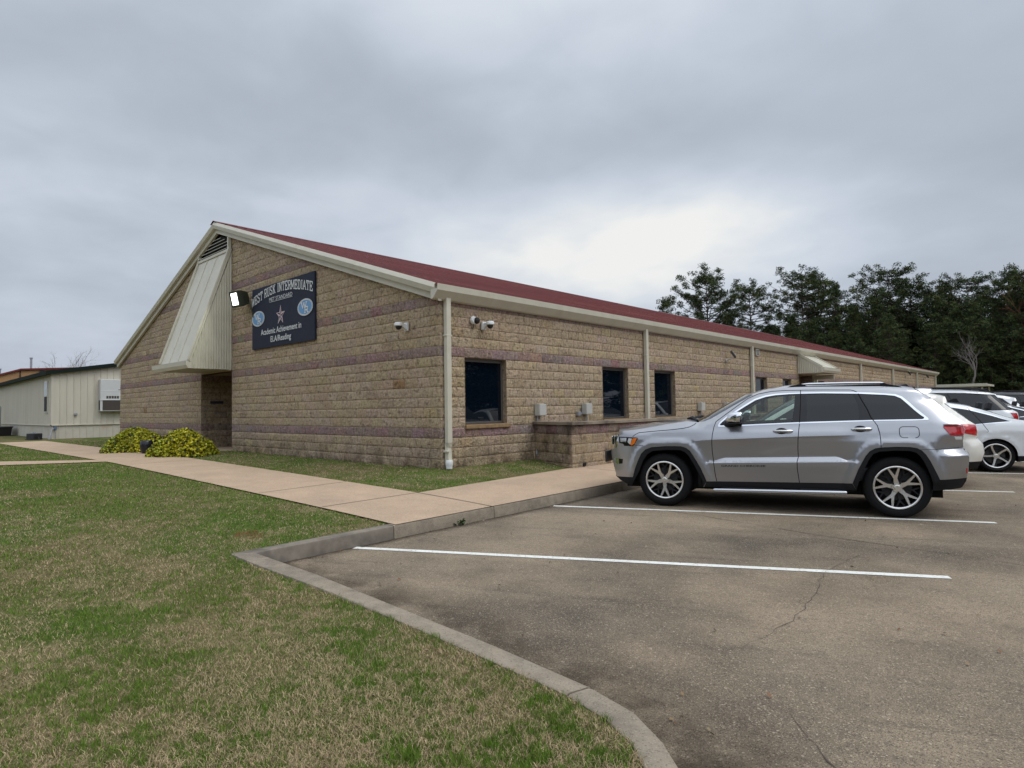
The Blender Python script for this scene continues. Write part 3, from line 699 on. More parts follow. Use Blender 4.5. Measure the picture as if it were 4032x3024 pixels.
STK = dict(
 W=([[(.04, 1), (.28, 0)], [(.28, 0), (.5, .85)], [(.5, .85), (.72, 0)], [(.72, 0), (.96, 1)]], [(.04, 1), (.96, 1), (.5, .9)]),
 E=([[(.22, 0), (.22, 1)], [(.22, 1), (.88, 1), (.88, .76)], [(.22, 0), (.88, 0), (.88, .24)], [(.22, .5), (.62, .5)], [(.62, .36), (.62, .64)]], [(.2, 0), (.2, 1)]),
 S=([[(.84, .74), (.84, .9), (.68, 1), (.32, 1), (.16, .87), (.16, .66), (.32, .55), (.68, .45), (.84, .34), (.84, .13), (.68, 0), (.32, 0), (.16, .1), (.16, .26)]], []),
 T=([[(.5, 0), (.5, 1)], [(.1, .74), (.1, 1), (.9, 1), (.9, .74)]], [(.5, 0)]),
 R=([[(.22, 0), (.22, 1)], [(.22, 1), (.7, 1), (.86, .88), (.86, .62), (.7, .5), (.22, .5)], [(.55, .5), (.86, 0)]], [(.2, 0), (.2, 1), (.88, 0)]),
 U=([[(.2, 1), (.2, .14), (.34, 0), (.66, 0), (.8, .14), (.8, 1)]], [(.2, 1), (.8, 1)]),
 K=([[(.22, 0), (.22, 1)], [(.22, .38), (.8, 1)], [(.42, .58), (.84, 0)]], [(.2, 0), (.2, 1), (.8, 1), (.84, 0)]),
 I=([[(.5, 0), (.5, 1)]], [(.5, 0), (.5, 1)]),
 N=([[(.18, 0), (.18, 1)], [(.18, 1), (.82, 0)], [(.82, 0), (.82, 1)]], [(.18, 0), (.18, 1), (.82, 1)]),
 M=([[(.1, 0), (.1, 1)], [(.1, 1), (.5, .2)], [(.5, .2), (.9, 1)], [(.9, 1), (.9, 0)]], [(.1, 0), (.1, 1), (.9, 0), (.9, 1)]),
 D=([[(.22, 0), (.22, 1)], [(.22, 1), (.64, 1), (.85, .82), (.85, .18), (.64, 0), (.22, 0)]], [(.2, 0), (.2, 1)]),
 A=([[(.1, 0), (.5, 1)], [(.5, 1), (.9, 0)], [(.26, .34), (.74, .34)]], [(.1, 0), (.9, 0)]))
EPS = [0]
def slab(m, ch, f, wd, hh, st, dy=0):
    """Slab-serif stroke letter; f maps letter box (0..wd, 0..hh) to sign (x, z)."""
    def qd(a, b, th):
        a = Vector(a); b = Vector(b); d = (b-a).normalized(); n_ = Vector((-d.y, d.x))*th/2; a -= d*th*.25; b += d*th*.25
        EPS[0] += 1; y_ = YF-dy-(EPS[0] % 9)*.0004
        P = [f(*p) for p in (a-n_, b-n_, b+n_, a+n_)]; m.quad(*[(x, y_, z) for x, z in P])
    L_, ser = STK[ch]
    for pl in L_:
        for a, b in zip(pl, pl[1:]): qd((a[0]*wd, a[1]*hh), (b[0]*wd, b[1]*hh), st)
    for (x, z) in ser:
        z = hh*z+(st*.1 if z < .5 else -st*.1); qd((x*wd-st*.95, z), (x*wd+st*.95, z), st*.62)
m = MB(); words = 'WEST RUSK INTERMEDIATE'
adv = {'I': .62, ' ': .55, 'M': 1.12, 'W': 1.15}; tot = sum(adv.get(c, 1) for c in words); x = .03; WT = 3.40
for c in words:
    a = adv.get(c, 1)*WT/tot
    if c != ' ':
        xm = x+a/2; t = (xm-1.735)/1.72
        base = 1.447-.245*t*t; hh = .225+.0*t
        sl = -.245*2*t/1.72
        wd = a*.93
        slab(m, c, lambda u, v, x=x, base=base, sl=sl, wd=wd: (SX0+x+u, SZ0+base+v+sl*(u-wd/2)), wd, hh, .029 if c != 'I' else .032)
    x += a
m.build('arched_lettering', 'white', sg)
def put_text(s, x0, z0, w_, h_, name='lettering', mt='white'):
    V, F = text_polys(s, w_, h_, .0 if h_ < .13 else .012); m = MB(); m.add([(SX0+x0+p[0], YF, SZ0+z0+p[1]) for p in V], F); return m.build(name, mt, sg)
put_text('MET STANDARD', 1.09, 1.235, 1.29, .112)
m = MB(); m.box(SX0+1.11, SX0+2.385, YF-.0002, YF+.002, SZ0+1.213, SZ0+1.222); m.build('underline', 'white', sg)
put_text('Academic Achievement in', .60, .36, 2.24, .165)
put_text('ELA/Reading', 1.175, .132, 1.135, .160)
# star: light facets with dark halves
m = MB(); m2 = MB(); cx, cz = 1.738, .80; ro, ri = .275, .105
for k in range(5):
    a = math.pi/2+2*math.pi*k/5; P = lambda r, t: (SX0+cx+r*math.cos(t)*.92, YF, SZ0+cz+r*math.sin(t))
    tip, l_, r_ = P(ro, a), P(ri, a+math.pi/5), P(ri, a-math.pi/5); c0 = P(0, 0)
    m.quad(c0, tip, l_); sh = lambda p: tuple(Vector(c0)+(Vector(p)-Vector(c0))*.82+Vector((0, 0, 0)))
    m.quad(c0, r_, Vector(c0).lerp(Vector(r_), 1), tip) if False else m2.quad(c0, sh(r_), sh(tip))
    e = Vector(tip); m.quad(r_, e, sh(tip), sh(r_))
s_ = m.build('star', 'pinkprint', sg); m2.build('star_shading', 'navy', s_)
for ex, ez in ((.432, .842), (3.04, .855)):
    def ell(rx, rz, y_, n=40): return [(SX0+ex+rx*math.cos(2*math.pi*i/n), y_, SZ0+ez+rz*math.sin(2*math.pi*i/n)) for i in range(n)]
    m = MB(); m.quad(*ell(.34, .185, YF-.002)); em = m.build('emblem', 'blueprint', sg)
    m = MB()
    for (a, b) in ((.385, .215), ):
        O_, I_ = ell(a, b, YF-.001), ell(a-.022, b-.016, YF-.001); n = 40
        m.add(O_+I_, [(i, (i+1) % n, n+(i+1) % n, n+i) for i in range(n)])
        O_, I_ = ell(.352, .195, YF-.003), ell(.330, .180, YF-.003)
        m.add(O_+I_, [(i, (i+1) % n, n+(i+1) % n, n+i) for i in range(n)])
    m.build('emblem_ring', 'white', em)
    m = MB(); slab(m, 'W', lambda u, v: (SX0+ex-.185+u, SZ0+ez-.015+v), .27, .145, .036, .006); slab(m, 'R', lambda u, v: (SX0+ex-.04+u, SZ0+ez-.145+v), .225, .145, .036, .009)
    m.build('emblem_letters', 'white', em)

# lit flood lamp aimed at the entrance canopy
fl = thing('flood_lamp', 'lit bronze flood lamp box on the gable between canopy and banner', 'lamp', (-8.05, -.05, 4.5))
aim = Vector((.12, -.95, -.22)).normalized(); c0 = Vector((-8.36, -.28, 4.72)); fr = Matrix.Translation(c0) @ aim.to_track_quat('Z', 'Y').to_matrix().to_4x4()
m = MB(); hw, hh = .20, .20; P0 = [(-hw, -hh), (hw, -hh), (hw, hh), (-hw, hh)]
V = [fr @ Vector((x*s_, y*s_, z)) for (s_, z) in ((1.12, .20), (1.12, .08), (1.0, .0), (.86, -.12), (.5, -.19)) for x, y in P0]
m.add(V, [(i*4+k, i*4+(k+1) % 4, i*4+4+(k+1) % 4, i*4+4+k) for i in range(4) for k in range(4)]+[(16, 17, 18, 19)]); m.build('housing', 'bronze', fl, bevel=.015); m = MB(); m.quad(*[fr @ Vector((x*1.08, y*1.08, .201)) for x, y in P0]); m.build('lens_frame', 'bronze', fl)
m = MB(); m.quad(*[fr @ Vector((x*.74, y*.84, .203)) for x, y in P0])
m.build('lens', mat('lit_lens', (.95, 1, .93), emit=4.0), fl)
m = MB(); m.tube([c0-aim*.2, Vector((-7.98, -.16, 4.42)), Vector((-7.97, -.10, 4.18)), Vector((-7.97, -.03, 4.05))], .022, 8); m.box(-8.02, -7.92, -.07, 0, 3.98, 4.12); m.build('bracket', 'bronze', fl)
m = MB(); m.tube([(-7.90, -.06, 4.4), (-7.86, -.08, 4.2), (-7.87, -.07, 4.05), (-7.95, -.05, 3.93)], .010, 6); m.build('cable', 'blackpl', fl)
m = MB(); m.box(-8.06, -8.0, -.08, -.03, 4.05, 4.17); m.build('junction_box', 'galv', fl)
la = bpy.data.objects.new('lamp_light', bpy.data.lights.new('lamp_light', 'AREA')); COL.objects.link(la); la.data.size = .34; la.data.energy = 26; la.data.color = (.93, 1, .84)
la.location = Vector((c0+aim*.22)[:])-Vector((-8.05, -.05, 4.5)); la.rotation_euler = (-aim).to_track_quat('Z', 'Y').to_euler(); la.parent = fl

# cameras
def arm_camera(name, label, p, n_):
    n_ = Vector(n_); t = thing(name, label, 'camera', p); p = Vector(p); up = Vector((0, 0, 1)); s_ = n_.cross(up)
    m = MB(); F_ = Matrix((s_, n_, up)).transposed().to_4x4(); F_.translation = p
    m.box(-.055, .055, 0, .05, -.085, .085, M=F_); m.build('wall_plate', 'whitepl', t, bevel=.008)
    m = MB(); m.add([F_ @ Vector(v) for v in ((-.035, .05, -.06), (.035, .05, -.06), (.035, .05, .05), (-.035, .05, .05), (-.035, .20, .02), (.035, .20, .02), (.035, .20, .06), (-.035, .20, .06))], [(0, 1, 5, 4), (1, 2, 6, 5), (2, 3, 7, 6), (3, 0, 4, 7), (4, 5, 6, 7)]); m.build('arm', 'whitepl', t, bevel=.006)
    m = MB(); m.lathe([(.02, .075), (.075, .065), (.088, .035), (.088, 0), (.075, -.012)], F_ @ Matrix.Translation((0, .22, .01)), 18); m.build('housing', 'whitepl', t, smooth=True)
    m = MB(); m.lathe([(.066, 0), (.062, -.03), (.045, -.058), (.02, -.072)], F_ @ Matrix.Translation((0, .22, -.005)), 18); m.build('lens_dome', 'blackpl', t, smooth=True)
arm_camera('security_camera', 'white arm-mounted dome camera on the gable wall near the corner', (-.99, -.03, 3.18), (0, -1, 0))
arm_camera('security_camera', 'white arm-mounted dome camera beside the first side-wall window', (.03, 1.16, 3.20), (1, 0, 0))
t = thing('turret_camera', 'round white turret camera with black eye high beside the corner downspout', 'camera', (.03, .88, 3.29))
Fz = Mat((.025, .88, 3.29), (1, .1, 0)); m = MB(); m.lathe([(.085, 0), (.088, .03), (.075, .055), (.07, .06)], Fz, 20); m.build('base', 'whitepl', t, smooth=True)
m = MB(); m.lathe([(.066, .05), (.068, .08), (.055, .115), (.03, .13)], Mat((.03, .90, 3.29), (1, .35, -.1)), 18); m.build('eye', 'blackpl', t, smooth=True)
m = MB(); m.tube([(.06, .86, 3.21), (.06, .86, 3.13)], .006, 6); m.build('cable', 'blackpl', t)
# grey service boxes on the side wall
def service_box(label, y, z, tail):
    t = thing('service_box', label, 'box', (.03, y, z), group='grey service boxes on the side wall')
    m = MB(); m.box(.03, .17, y-.125, y+.125, z-.135, z+.135); m.build('case', 'boxgrey', t, bevel=.008)
    m = MB(); m.box(.17, .182, y-.115, y+.12, z-.125, z+.128); m.build('lid', 'boxgrey', t, bevel=.004)
    m = MB(); m.tube([(.10, y+.125, z+.10), (.10, y+.16, z+.10), (.10, y+.185, z+.13)], [.012, .018, .03], 8); m.build('spout', 'blackpl', t)
    m = MB()
    if tail: m.tube([(.08, y-.08, z-.13), (.08, y-.09, z-.5), (.09, y-.13, z-.75), (.13, y-.19, z-1.0), (.10, y-.10, .27)], .016, 8)
    else: m.tube([(.08, y, z-.13), (.08, y, z-.45), (.06, y, z-.85)], .018, 8)
    m.build('conduit', 'galv', t); return t
service_box('grey service box on the side wall beside the first window', 2.90, 1.42, True)
t = service_box('grey service box with a small junction box, left of the second window', 4.69, 1.42, False)
m = MB(); m.box(.03, .10, 4.34, 4.46, 1.26, 1.36).tube([(.07, 4.46, 1.31), (.07, 4.58, 1.31)], .014, 8); m.build('junction_box', 'galv', t, bevel=.004)
service_box('grey service box on the side wall right of the third window', 10.92, 1.42, False)
service_box('grey service box partly behind the windshield of the silver suv', 12.85, 1.42, False)
# LED flood lights and vent
def wall_light(label, y, z, lit):
    t = thing('wall_light', label, 'lamp', (.03, y, z)); m = MB()
    m.lathe([(.06, 0), (.06, .03), (.03, .05)], Mat((.03, y, z-.1), (1, 0, 0)), 14); m.tube([(.06, y, z-.1), (.20, y, z-.06), (.24, y+.05, z+.02)], .018, 8); m.build('bracket', 'boxgrey', t)
    F_ = Matrix.Translation((.27, y+.06, z+.10)) @ Matrix.Rotation(R(-35), 4, 'Y') @ Matrix.Rotation(R(25), 4, 'Z')
    m = MB(); m.box(-.03, .03, -.10, .10, -.13, .13, M=F_); m.build('housing', 'blackpl', t, bevel=.008)
    m = MB(); m.box(.03, .036, -.075, .075, -.10, .10, M=F_); m.build('lens', mat('wall_light_lens', (.85, .87, .85), .3, emit=7.0) if lit else 'whitepl', t)
wall_light('black wall flood light with pale face above the third window', 13.05, 3.12, False)
wall_light('lit wall flood light far along the side wall', 42.0, 3.35, True)
wall_light('wall flood light in the last bay at the far end of the side wall', 48.4, 3.33, False)
t = thing('wall_vent', 'small pale square vent under the eave right of a downspout', 'vent', (.03, 15.85, 3.46)); m = MB(); m.box(.02, .06, 15.7, 16.0, 3.33, 3.58); m.build('vent_frame', 'boxgrey', t, bevel=.005)
m = MB()
for k in range(4): m.box(.06, .064, 15.74, 15.83, 3.365+k*.05, 3.395+k*.05).box(.06, .064, 15.87, 15.96, 3.365+k*.05, 3.395+k*.05)
m.build('vent_opening', 'dark', t)
t = thing('wall_plate_sign', 'dark horizontal metal plate on the shaded wall of the entrance recess', 'plate', (-11.94, .46, 1.8)); m = MB()
m.box(-11.95, -11.90, .25, .67, 1.765, 1.85); m.build('plate', mat('dark_metal_plate', (.05, .05, .07), .4, metal=.4), t, bevel=.008)

# ------------------------------------------------------------------ beige portable classroom on the left
pc = thing('portable_classroom', 'beige metal portable classroom with dark green roof edge at far left', 'building', (-32, 3, .3))
CX, CY = -27.26, -1.2; gz = .26
def ptop(y): return 3.47+.17*(y-CY)
m = MB(); m.quad((CX, CY, .98), (CX, 9, .98), (CX, 9, ptop(9)), (CX, CY, ptop(CY))); m.quad((-46, CY, .98), (CX, CY, .98), (CX, CY, ptop(CY)), (-46, CY, 3.36)); m.build('wall', 'portable', pc)
m = MB()
for y in np.arange(CY+.02, 4, .283): m.add([(CX, y, .98), (CX+.028, y+.012, .98), (CX+.028, y+.034, .98), (CX, y+.046, .98), (CX, y, ptop(y)), (CX+.028, y+.012, ptop(y)), (CX+.028, y+.034, ptop(y)), (CX, y+.046, ptop(y))], [(0, 1, 5, 4), (1, 2, 6, 5), (2, 3, 7, 6)])
for x in np.arange(CX-.3, -46, -.30): m.add([(x, CY, .98), (x-.012, CY-.02, .98), (x-.03, CY-.02, .98), (x-.042, CY, .98), (x, CY, 3.45), (x-.012, CY-.02, 3.45), (x-.03, CY-.02, 3.45), (x-.042, CY, 3.45)], [(0, 4, 5, 1), (1, 5, 6, 2), (2, 6, 7, 3)])
m.box(CX-.09, CX+.03, CY-.03, CY+.10, .98, ptop(CY)); m.build('wall_rib', 'portable', pc)
m = MB(); m.quad((CX-.02, CY+.02, gz-.3), (CX-.02, 9, gz-.3), (CX-.02, 9, .98), (CX-.02, CY+.02, .98)).quad((-46, CY+.02, gz-.3), (CX-.02, CY+.02, gz-.3), (CX-.02, CY+.02, .98), (-46, CY+.02, .98))
for y in np.arange(CY+.30, 4, .283): m.box(CX-.02, CX+.005, y, y+.03, gz-.2, .97)
m.build('skirting', 'skirt', pc)
m = MB(); m.box(CX-.02, CX+.05, CY-.05, 9, .965, 1.0).box(-46, CX+.05, CY-.05, CY, .965, 1.0); m.build('belt_trim', 'cream', pc)
m = MB()
V = [(CX+.22, CY-.28, ptop(CY)-.06), (CX+.22, 9, ptop(9)-.02), (CX+.22, 9, ptop(9)+.17), (CX+.22, CY-.28, ptop(CY)+.13), (-46, CY-.28, 3.30), (-46, CY-.28, 3.50), (-46, 9, 5.2), (-46, 9, 5.0)]
m.add(V, [(0, 1, 2, 3), (4, 0, 3, 5), (3, 2, 6, 5), (0, 4, 7, 1)]); m.build('roof', 'greentrim', pc)
m = MB(); m.box(-28.72, -27.98, CY-.05, CY+.0, 1.60, 3.16); wf = m.build('window', 'cream', pc)
m = MB(); m.quad((-28.66, CY-.055, 2.43), (-28.04, CY-.055, 2.43), (-28.04, CY-.055, 3.10), (-28.66, CY-.055, 3.10)); m.build('pane', mat('pale_pane', (.30, .34, .36), .08, var=.3, vscale=4), wf)
m = MB(); m.quad((-28.66, CY-.055, 1.66), (-28.04, CY-.055, 1.66), (-28.04, CY-.055, 2.39), (-28.66, CY-.055, 2.39)); m.build('pane', 'dullpane', wf)
ac = thing('wall_air_conditioner', 'tall pale grey wall-hung air conditioner on the beige portable classroom', 'air conditioner', (CX+.2, 1.3, 1.6))
m = MB(); m.box(CX+.005, CX+.34, .72, 1.85, 1.63, 3.24); m.build('casing', 'acgrey', ac, bevel=.02)
m = MB(); m.box(CX+.34, CX+.352, .82, 1.78, 1.68, 2.18); m.build('coil_grille', 'mesh', ac)
m = MB(); m.box(CX+.08, CX+.30, .712, .72, 1.68, 2.18); m.build('side_grille', 'mesh', ac)
m = MB()
for k in range(5): m.box(CX+.34, CX+.347, .98+k*.115, 1.07+k*.115, 2.27, 2.40)
m.build('louvre', 'mesh', ac)
m = MB(); m.box(CX+.34, CX+.347, 1.5, 1.75, 2.70, 2.73); m.build('latch', 'mesh', ac)
m = MB(); m.box(CX+.34, CX+.346, .72, 1.85, 2.655, 2.675).box(CX+.34, CX+.36, .72, 1.85, 2.19, 2.215); m.build('panel_seam', 'whitepl', ac)
t = tag(MB().box(CX+.02, CX+.10, -.32, -.18, 1.45, 1.56).build('meter_box', 'galv', bevel=.01, loc=(CX+.05, -.25, 1.45)), 'small grey meter box on the ribbed wall of the beige portable', 'meter')
t = thing('yard_tap', 'small blue-grey yard tap box with hose on the portable skirting', 'tap', (CX+.1, -1.0, .3)); m = MB(); m.box(CX-.01, CX+.10, -1.12, -1.0, .78, .92); m.build('box', mat('blue_grey_metal', (.10, .14, .22), .5), t, bevel=.008)
m = MB(); m.tube([(CX+.05, -1.1, .84), (CX+.14, -1.2, .80), (CX+.20, -1.26, .55), (CX+.25, -1.34, .30)], .022, 8).tube([(CX+.05, -1.05, .78), (CX+.08, -1.05, .30)], .015, 6); m.build('hose', 'galv', t)
t = thing('black_box', 'small black utility box with cables on the grass before the portable', 'box', (-27.1, -1.9, .3))
F_ = Matrix.Translation((-27.1, -1.88, .30)) @ Matrix.Rotation(R(25), 4, 'Z'); m = MB(); m.box(-.26, .26, -.2, .2, 0, .33, M=F_); m.build('case', 'blackpl', t, bevel=.03)
m = MB(); m.box(-.03, .03, -.03, .03, .33, .38, M=F_).box(-.24, .24, -.03, .03, .33, .345, M=F_); m.build('lid_handle', 'galv', t)
m = MB(); m.tube([F_ @ Vector(p) for p in ((-.26, -.05, .14), (-.36, -.08, .12), (-.44, -.12, .02))], .014, 6).tube([F_ @ Vector(p) for p in ((.26, -.05, .16), (.37, -.06, .15), (.45, -.08, .02))], .014, 6); m.build('cable', 'blackpl', t)
t = thing('black_bin', 'low wide black bin standing at the far left by the portable wall', 'bin', (-36.6, -1.8, .3)); m = MB()
V = [(-38, -2.2, .25), (-35.9, -2.2, .25), (-35.9, -1.5, .25), (-38, -1.5, .25), (-38.1, -2.25, .80), (-35.8, -2.25, .80), (-35.8, -1.45, .80), (-38.1, -1.45, .80)]
m.add(V, [(0, 1, 5, 4), (1, 2, 6, 5), (2, 3, 7, 6), (3, 0, 4, 7)]); m.build('bin_body', 'blackpl', t, bevel=.05)
m = MB(); m.box(-38.15, -35.75, -2.3, -1.4, .80, .87); m.build('bin_lid', 'blackpl', t, bevel=.03)
t = tag(MB().tube([(-39.6, -1.55, .2), (-39.6, -1.55, 2.0), (-39.6, -1.55, 2.1)], [.09, .09, .05], 12).build('utility_pipe', 'galv', smooth=True, loc=(-39.6, -1.55, .2)), 'grey upright pipe against the portable wall at the left edge', 'pipe')
# orange-brown building with a red roof behind it
ob = thing('orange_building', 'orange-brown building with red roof edge rising behind the portable', 'building', (-58, 2, .3))
X0 = -50; m = MB(); rz = lambda y: 4.95+.065*(y-1.0) if y > 1.0 else 4.95+.36*(y-1.0)
m.add([(X0, -3, .2), (X0, 1.0, .2), (X0, 6, .2), (X0, 6, rz(6)), (X0, 1.0, rz(1)), (X0, -3, rz(-3)), (-66, -3, .2), (-66, -3, rz(-3))], [(0, 1, 4, 5), (1, 2, 3, 4), (6, 0, 5, 7)]); m.build('wall', 'orange', ob)
m = MB()
for (a, b) in ((-3, 1.0), (1.0, 6)): m.add([(X0+.15, a, rz(a)-.03), (X0+.15, b, rz(b)-.03), (X0+.15, b, rz(b)+.10), (X0+.15, a, rz(a)+.10), (-66, a, rz(a)+.10), (-66, b, rz(b)+.10)], [(0, 1, 2, 3), (3, 2, 5, 4)])
m.build('roof', 'redroof', ob)
m = MB(); m.box(X0, X0+.06, .96, 1.02, .3, 4.9); m.build('corner_seam', 'dark', ob)
m = MB(); m.box(X0, X0+.2, 2.2, 2.45, 4.75, 4.93); m.build('wall_lamp', 'blackpl', ob)
for (y, zb, zt) in ((1.78, 4.9, 5.98), (-.11, 4.35, 5.05)):
    m = MB(); m.lathe([(.075, zb), (.075, zt-.08), (.11, zt-.08), (.11, zt)], Matrix.Translation((X0-.8, y, 0)), 12); m.build('vent_pipe', 'galv', ob, smooth=True)
# carport past the far end of the school
cp = thing('carport', 'cream flat-roofed carport beyond the far end of the school', 'carport', (1, 64, 0)); m = MB()
m.box(-3.5, 2.56, 62, 68, 2.84, 3.02).box(-3.5, 2.62, 61.9, 62.0, 2.80, 3.05); m.build('roof', 'cream', cp, bevel=.01)
for x in (2.2, -1.2):
    for y in (62.3, 67.6):
        m = MB(); m.box(x-.06, x+.06, y-.06, y+.06, 0, 2.84); m.build('post', 'cream', cp)
# ------------------------------------------------------------------ vegetation
def leaf_cards(rg, C, size, flat=0.0, aspect=1.0, fold=True):
    """One four-corner card per centre in C, random orientation. Returns V, F."""
    n = len(C); nrm = rg.normal(size=(n, 3)); nrm[:, 2] = nrm[:, 2]*(1-flat)+flat*2; nrm /= np.linalg.norm(nrm, axis=1)[:, None]
    a = np.cross(nrm, rg.normal(size=(n, 3))); a /= np.linalg.norm(a, axis=1)[:, None]; b = np.cross(nrm, a)
    s = (size*rg.uniform(.6, 1.3, n))[:, None] if np.isscalar(size) else size[:, None]
    V = np.stack([C-a*s, C-b*s*aspect*.7+nrm*s*.18, C+a*s, C+b*s*aspect*.7+nrm*s*.18], 1).reshape(-1, 3)
    return V, np.arange(4*n).reshape(n, 4)
def vine(name, label, cx, cy, r1, r2, rot, hgt, n, hue, seed):
    rg = np.random.default_rng(seed); gz = float(h_lawn(cx, cy)); t = thing(name, label, 'plant', (cx, cy, gz), group='trailing vines beside the entrance')
    k = n; a = rg.uniform(0, 2*np.pi, k); r = np.sqrt(rg.random(k)); ph = rg.uniform(0, 6.28, 5)
    lob = 1+.13*np.sin(3*a+ph[0])+.09*np.sin(5*a+ph[1])+.06*np.sin(9*a+ph[2])
    x = r*np.cos(a)*r1*lob; y = r*np.sin(a)*r2*lob
    z = hgt*np.clip(1-r**2.1, 0, 1)**.75*(1+.10*np.sin(4*x+ph[3])+.1*np.sin(5*y+ph[4]))+.03
    ins = rg.random(k) < .25; z = np.where(ins, z*rg.random(k), z+rg.normal(0, .025, k)); z = np.maximum(z, .02)
    c, s = math.cos(rot), math.sin(rot); C = np.stack([cx+x*c-y*s, cy+x*s+y*c, gz+z], 1)
    V, F = leaf_cards(rg, C, .033, flat=.30, aspect=1.15)
    g = np.array((.26, .33, .018)); yel = np.array((.60, .52, .025)); drk = np.array((.03, .05, .006)); pur = np.array((.10, .035, .03))
    f = np.clip(rg.normal(hue, .28, k)+.25*np.sin(3*x+1), 0, 1)[:, None]; T = g*(1-f)+yel*f
    dd = (rg.random(k) < .22)[:, None]; T = np.where(dd, drk, T); pp = (rg.random(k) < .07)[:, None]; T = np.where(pp, pur, T)
    T = T*rg.uniform(.7, 1.15, (k, 1)); T = np.repeat(T, 4, 0)
    np_mesh('foliage', V, F, 'leaf', T, parent=t)
    m = MB()
    for i in range(14):
        q = rg.uniform(0, 6.28); e = Vector((cx, cy, gz))+Vector((math.cos(q)*r1*.7, math.sin(q)*r2*.7, .08)); m.tube([(cx, cy, gz), Vector((cx, cy, gz)).lerp(e, .5)+Vector((0, 0, hgt*.6)), e], [.02, .013, .006], 5)
    m.build('stem', 'twig', t)
vine('trailing_vine', 'yellow-green trailing vine spilling onto the sidewalk, the nearer of two beside the entrance', -8.86, -1.62, .86, .95, R(66), .60, 8400, .52, 31)
vine('trailing_vine', 'yellow-green trailing vine around a black pot, the farther of two beside the entrance', -12.0, -1.80, .92, .9, R(66), .60, 7800, .42, 32)
t = tag(MB().lathe([(.02, .30), (.12, .30), (.16, .42), (.175, .53), (.16, .64), (.135, .67), (.12, .66), (.10, .58)], Matrix.Translation((-10.60, -2.02, .03)), 20).build('plant_pot', 'pot', smooth=True, loc=(-10.60, -2.02, .3)), 'round black glazed pot sunk in the farther trailing vine', 'pot')

rg = np.random.default_rng(77)
t = thing('kerb_weed', 'small dark green weed sprouting at the foot of the sidewalk kerb', 'weed', (3.40, -2.62, 0))
C = np.array((3.43, -2.62, .03))+rg.normal(size=(45, 3))*np.array((.03, .06, .018)); C[:, 2] = np.maximum(C[:, 2], .01)
V, F = leaf_cards(rg, C, .026, flat=.4); np_mesh('foliage', V, F, 'leaf', np.repeat(np.array((.035, .075, .015))*rg.uniform(.6, 1.5, (45, 1)), 4, 0), parent=t)
# fallen leaves and grit: nobody could count them
n_ = 420; k_ = rg.random(n_); x_ = np.where(k_ < .5, rg.uniform(3.6, 13, n_), rg.uniform(-6, 8.2, n_)); y_ = np.where(k_ < .5, rg.uniform(-5.2, 6, n_), -5.32+np.abs(rg.normal(0, .06, n_)))
x_ = np.where(k_ > .78, 3.36-.035*y_*0+np.abs(rg.normal(0, .05, n_)), x_); y_ = np.where(k_ > .78, rg.uniform(-5.2, 4, n_), y_); x_ = np.where(k_ > .78, 3.35-.035*y_+np.abs(rg.normal(0, .05, n_)), x_)
ok = (x_ > 3.36-.035*y_) & ((y_ > -5.27-.02*(x_-3.5)) | (x_ > 9)); C = np.stack([x_, y_, 0*x_+.012], 1)[ok]
V, F = leaf_cards(rg, C, .016, flat=.85, aspect=.8); V[:, 2] = np.maximum(V[:, 2], .006)
o = np_mesh('fallen_leaves', V, F, 'leaf', np.repeat(np.array([(.16, .075, .03), (.20, .13, .06), (.09, .06, .035), (.26, .20, .12)])[rg.integers(0, 4, len(C))], 4, 0)); o['kind'] = 'stuff'

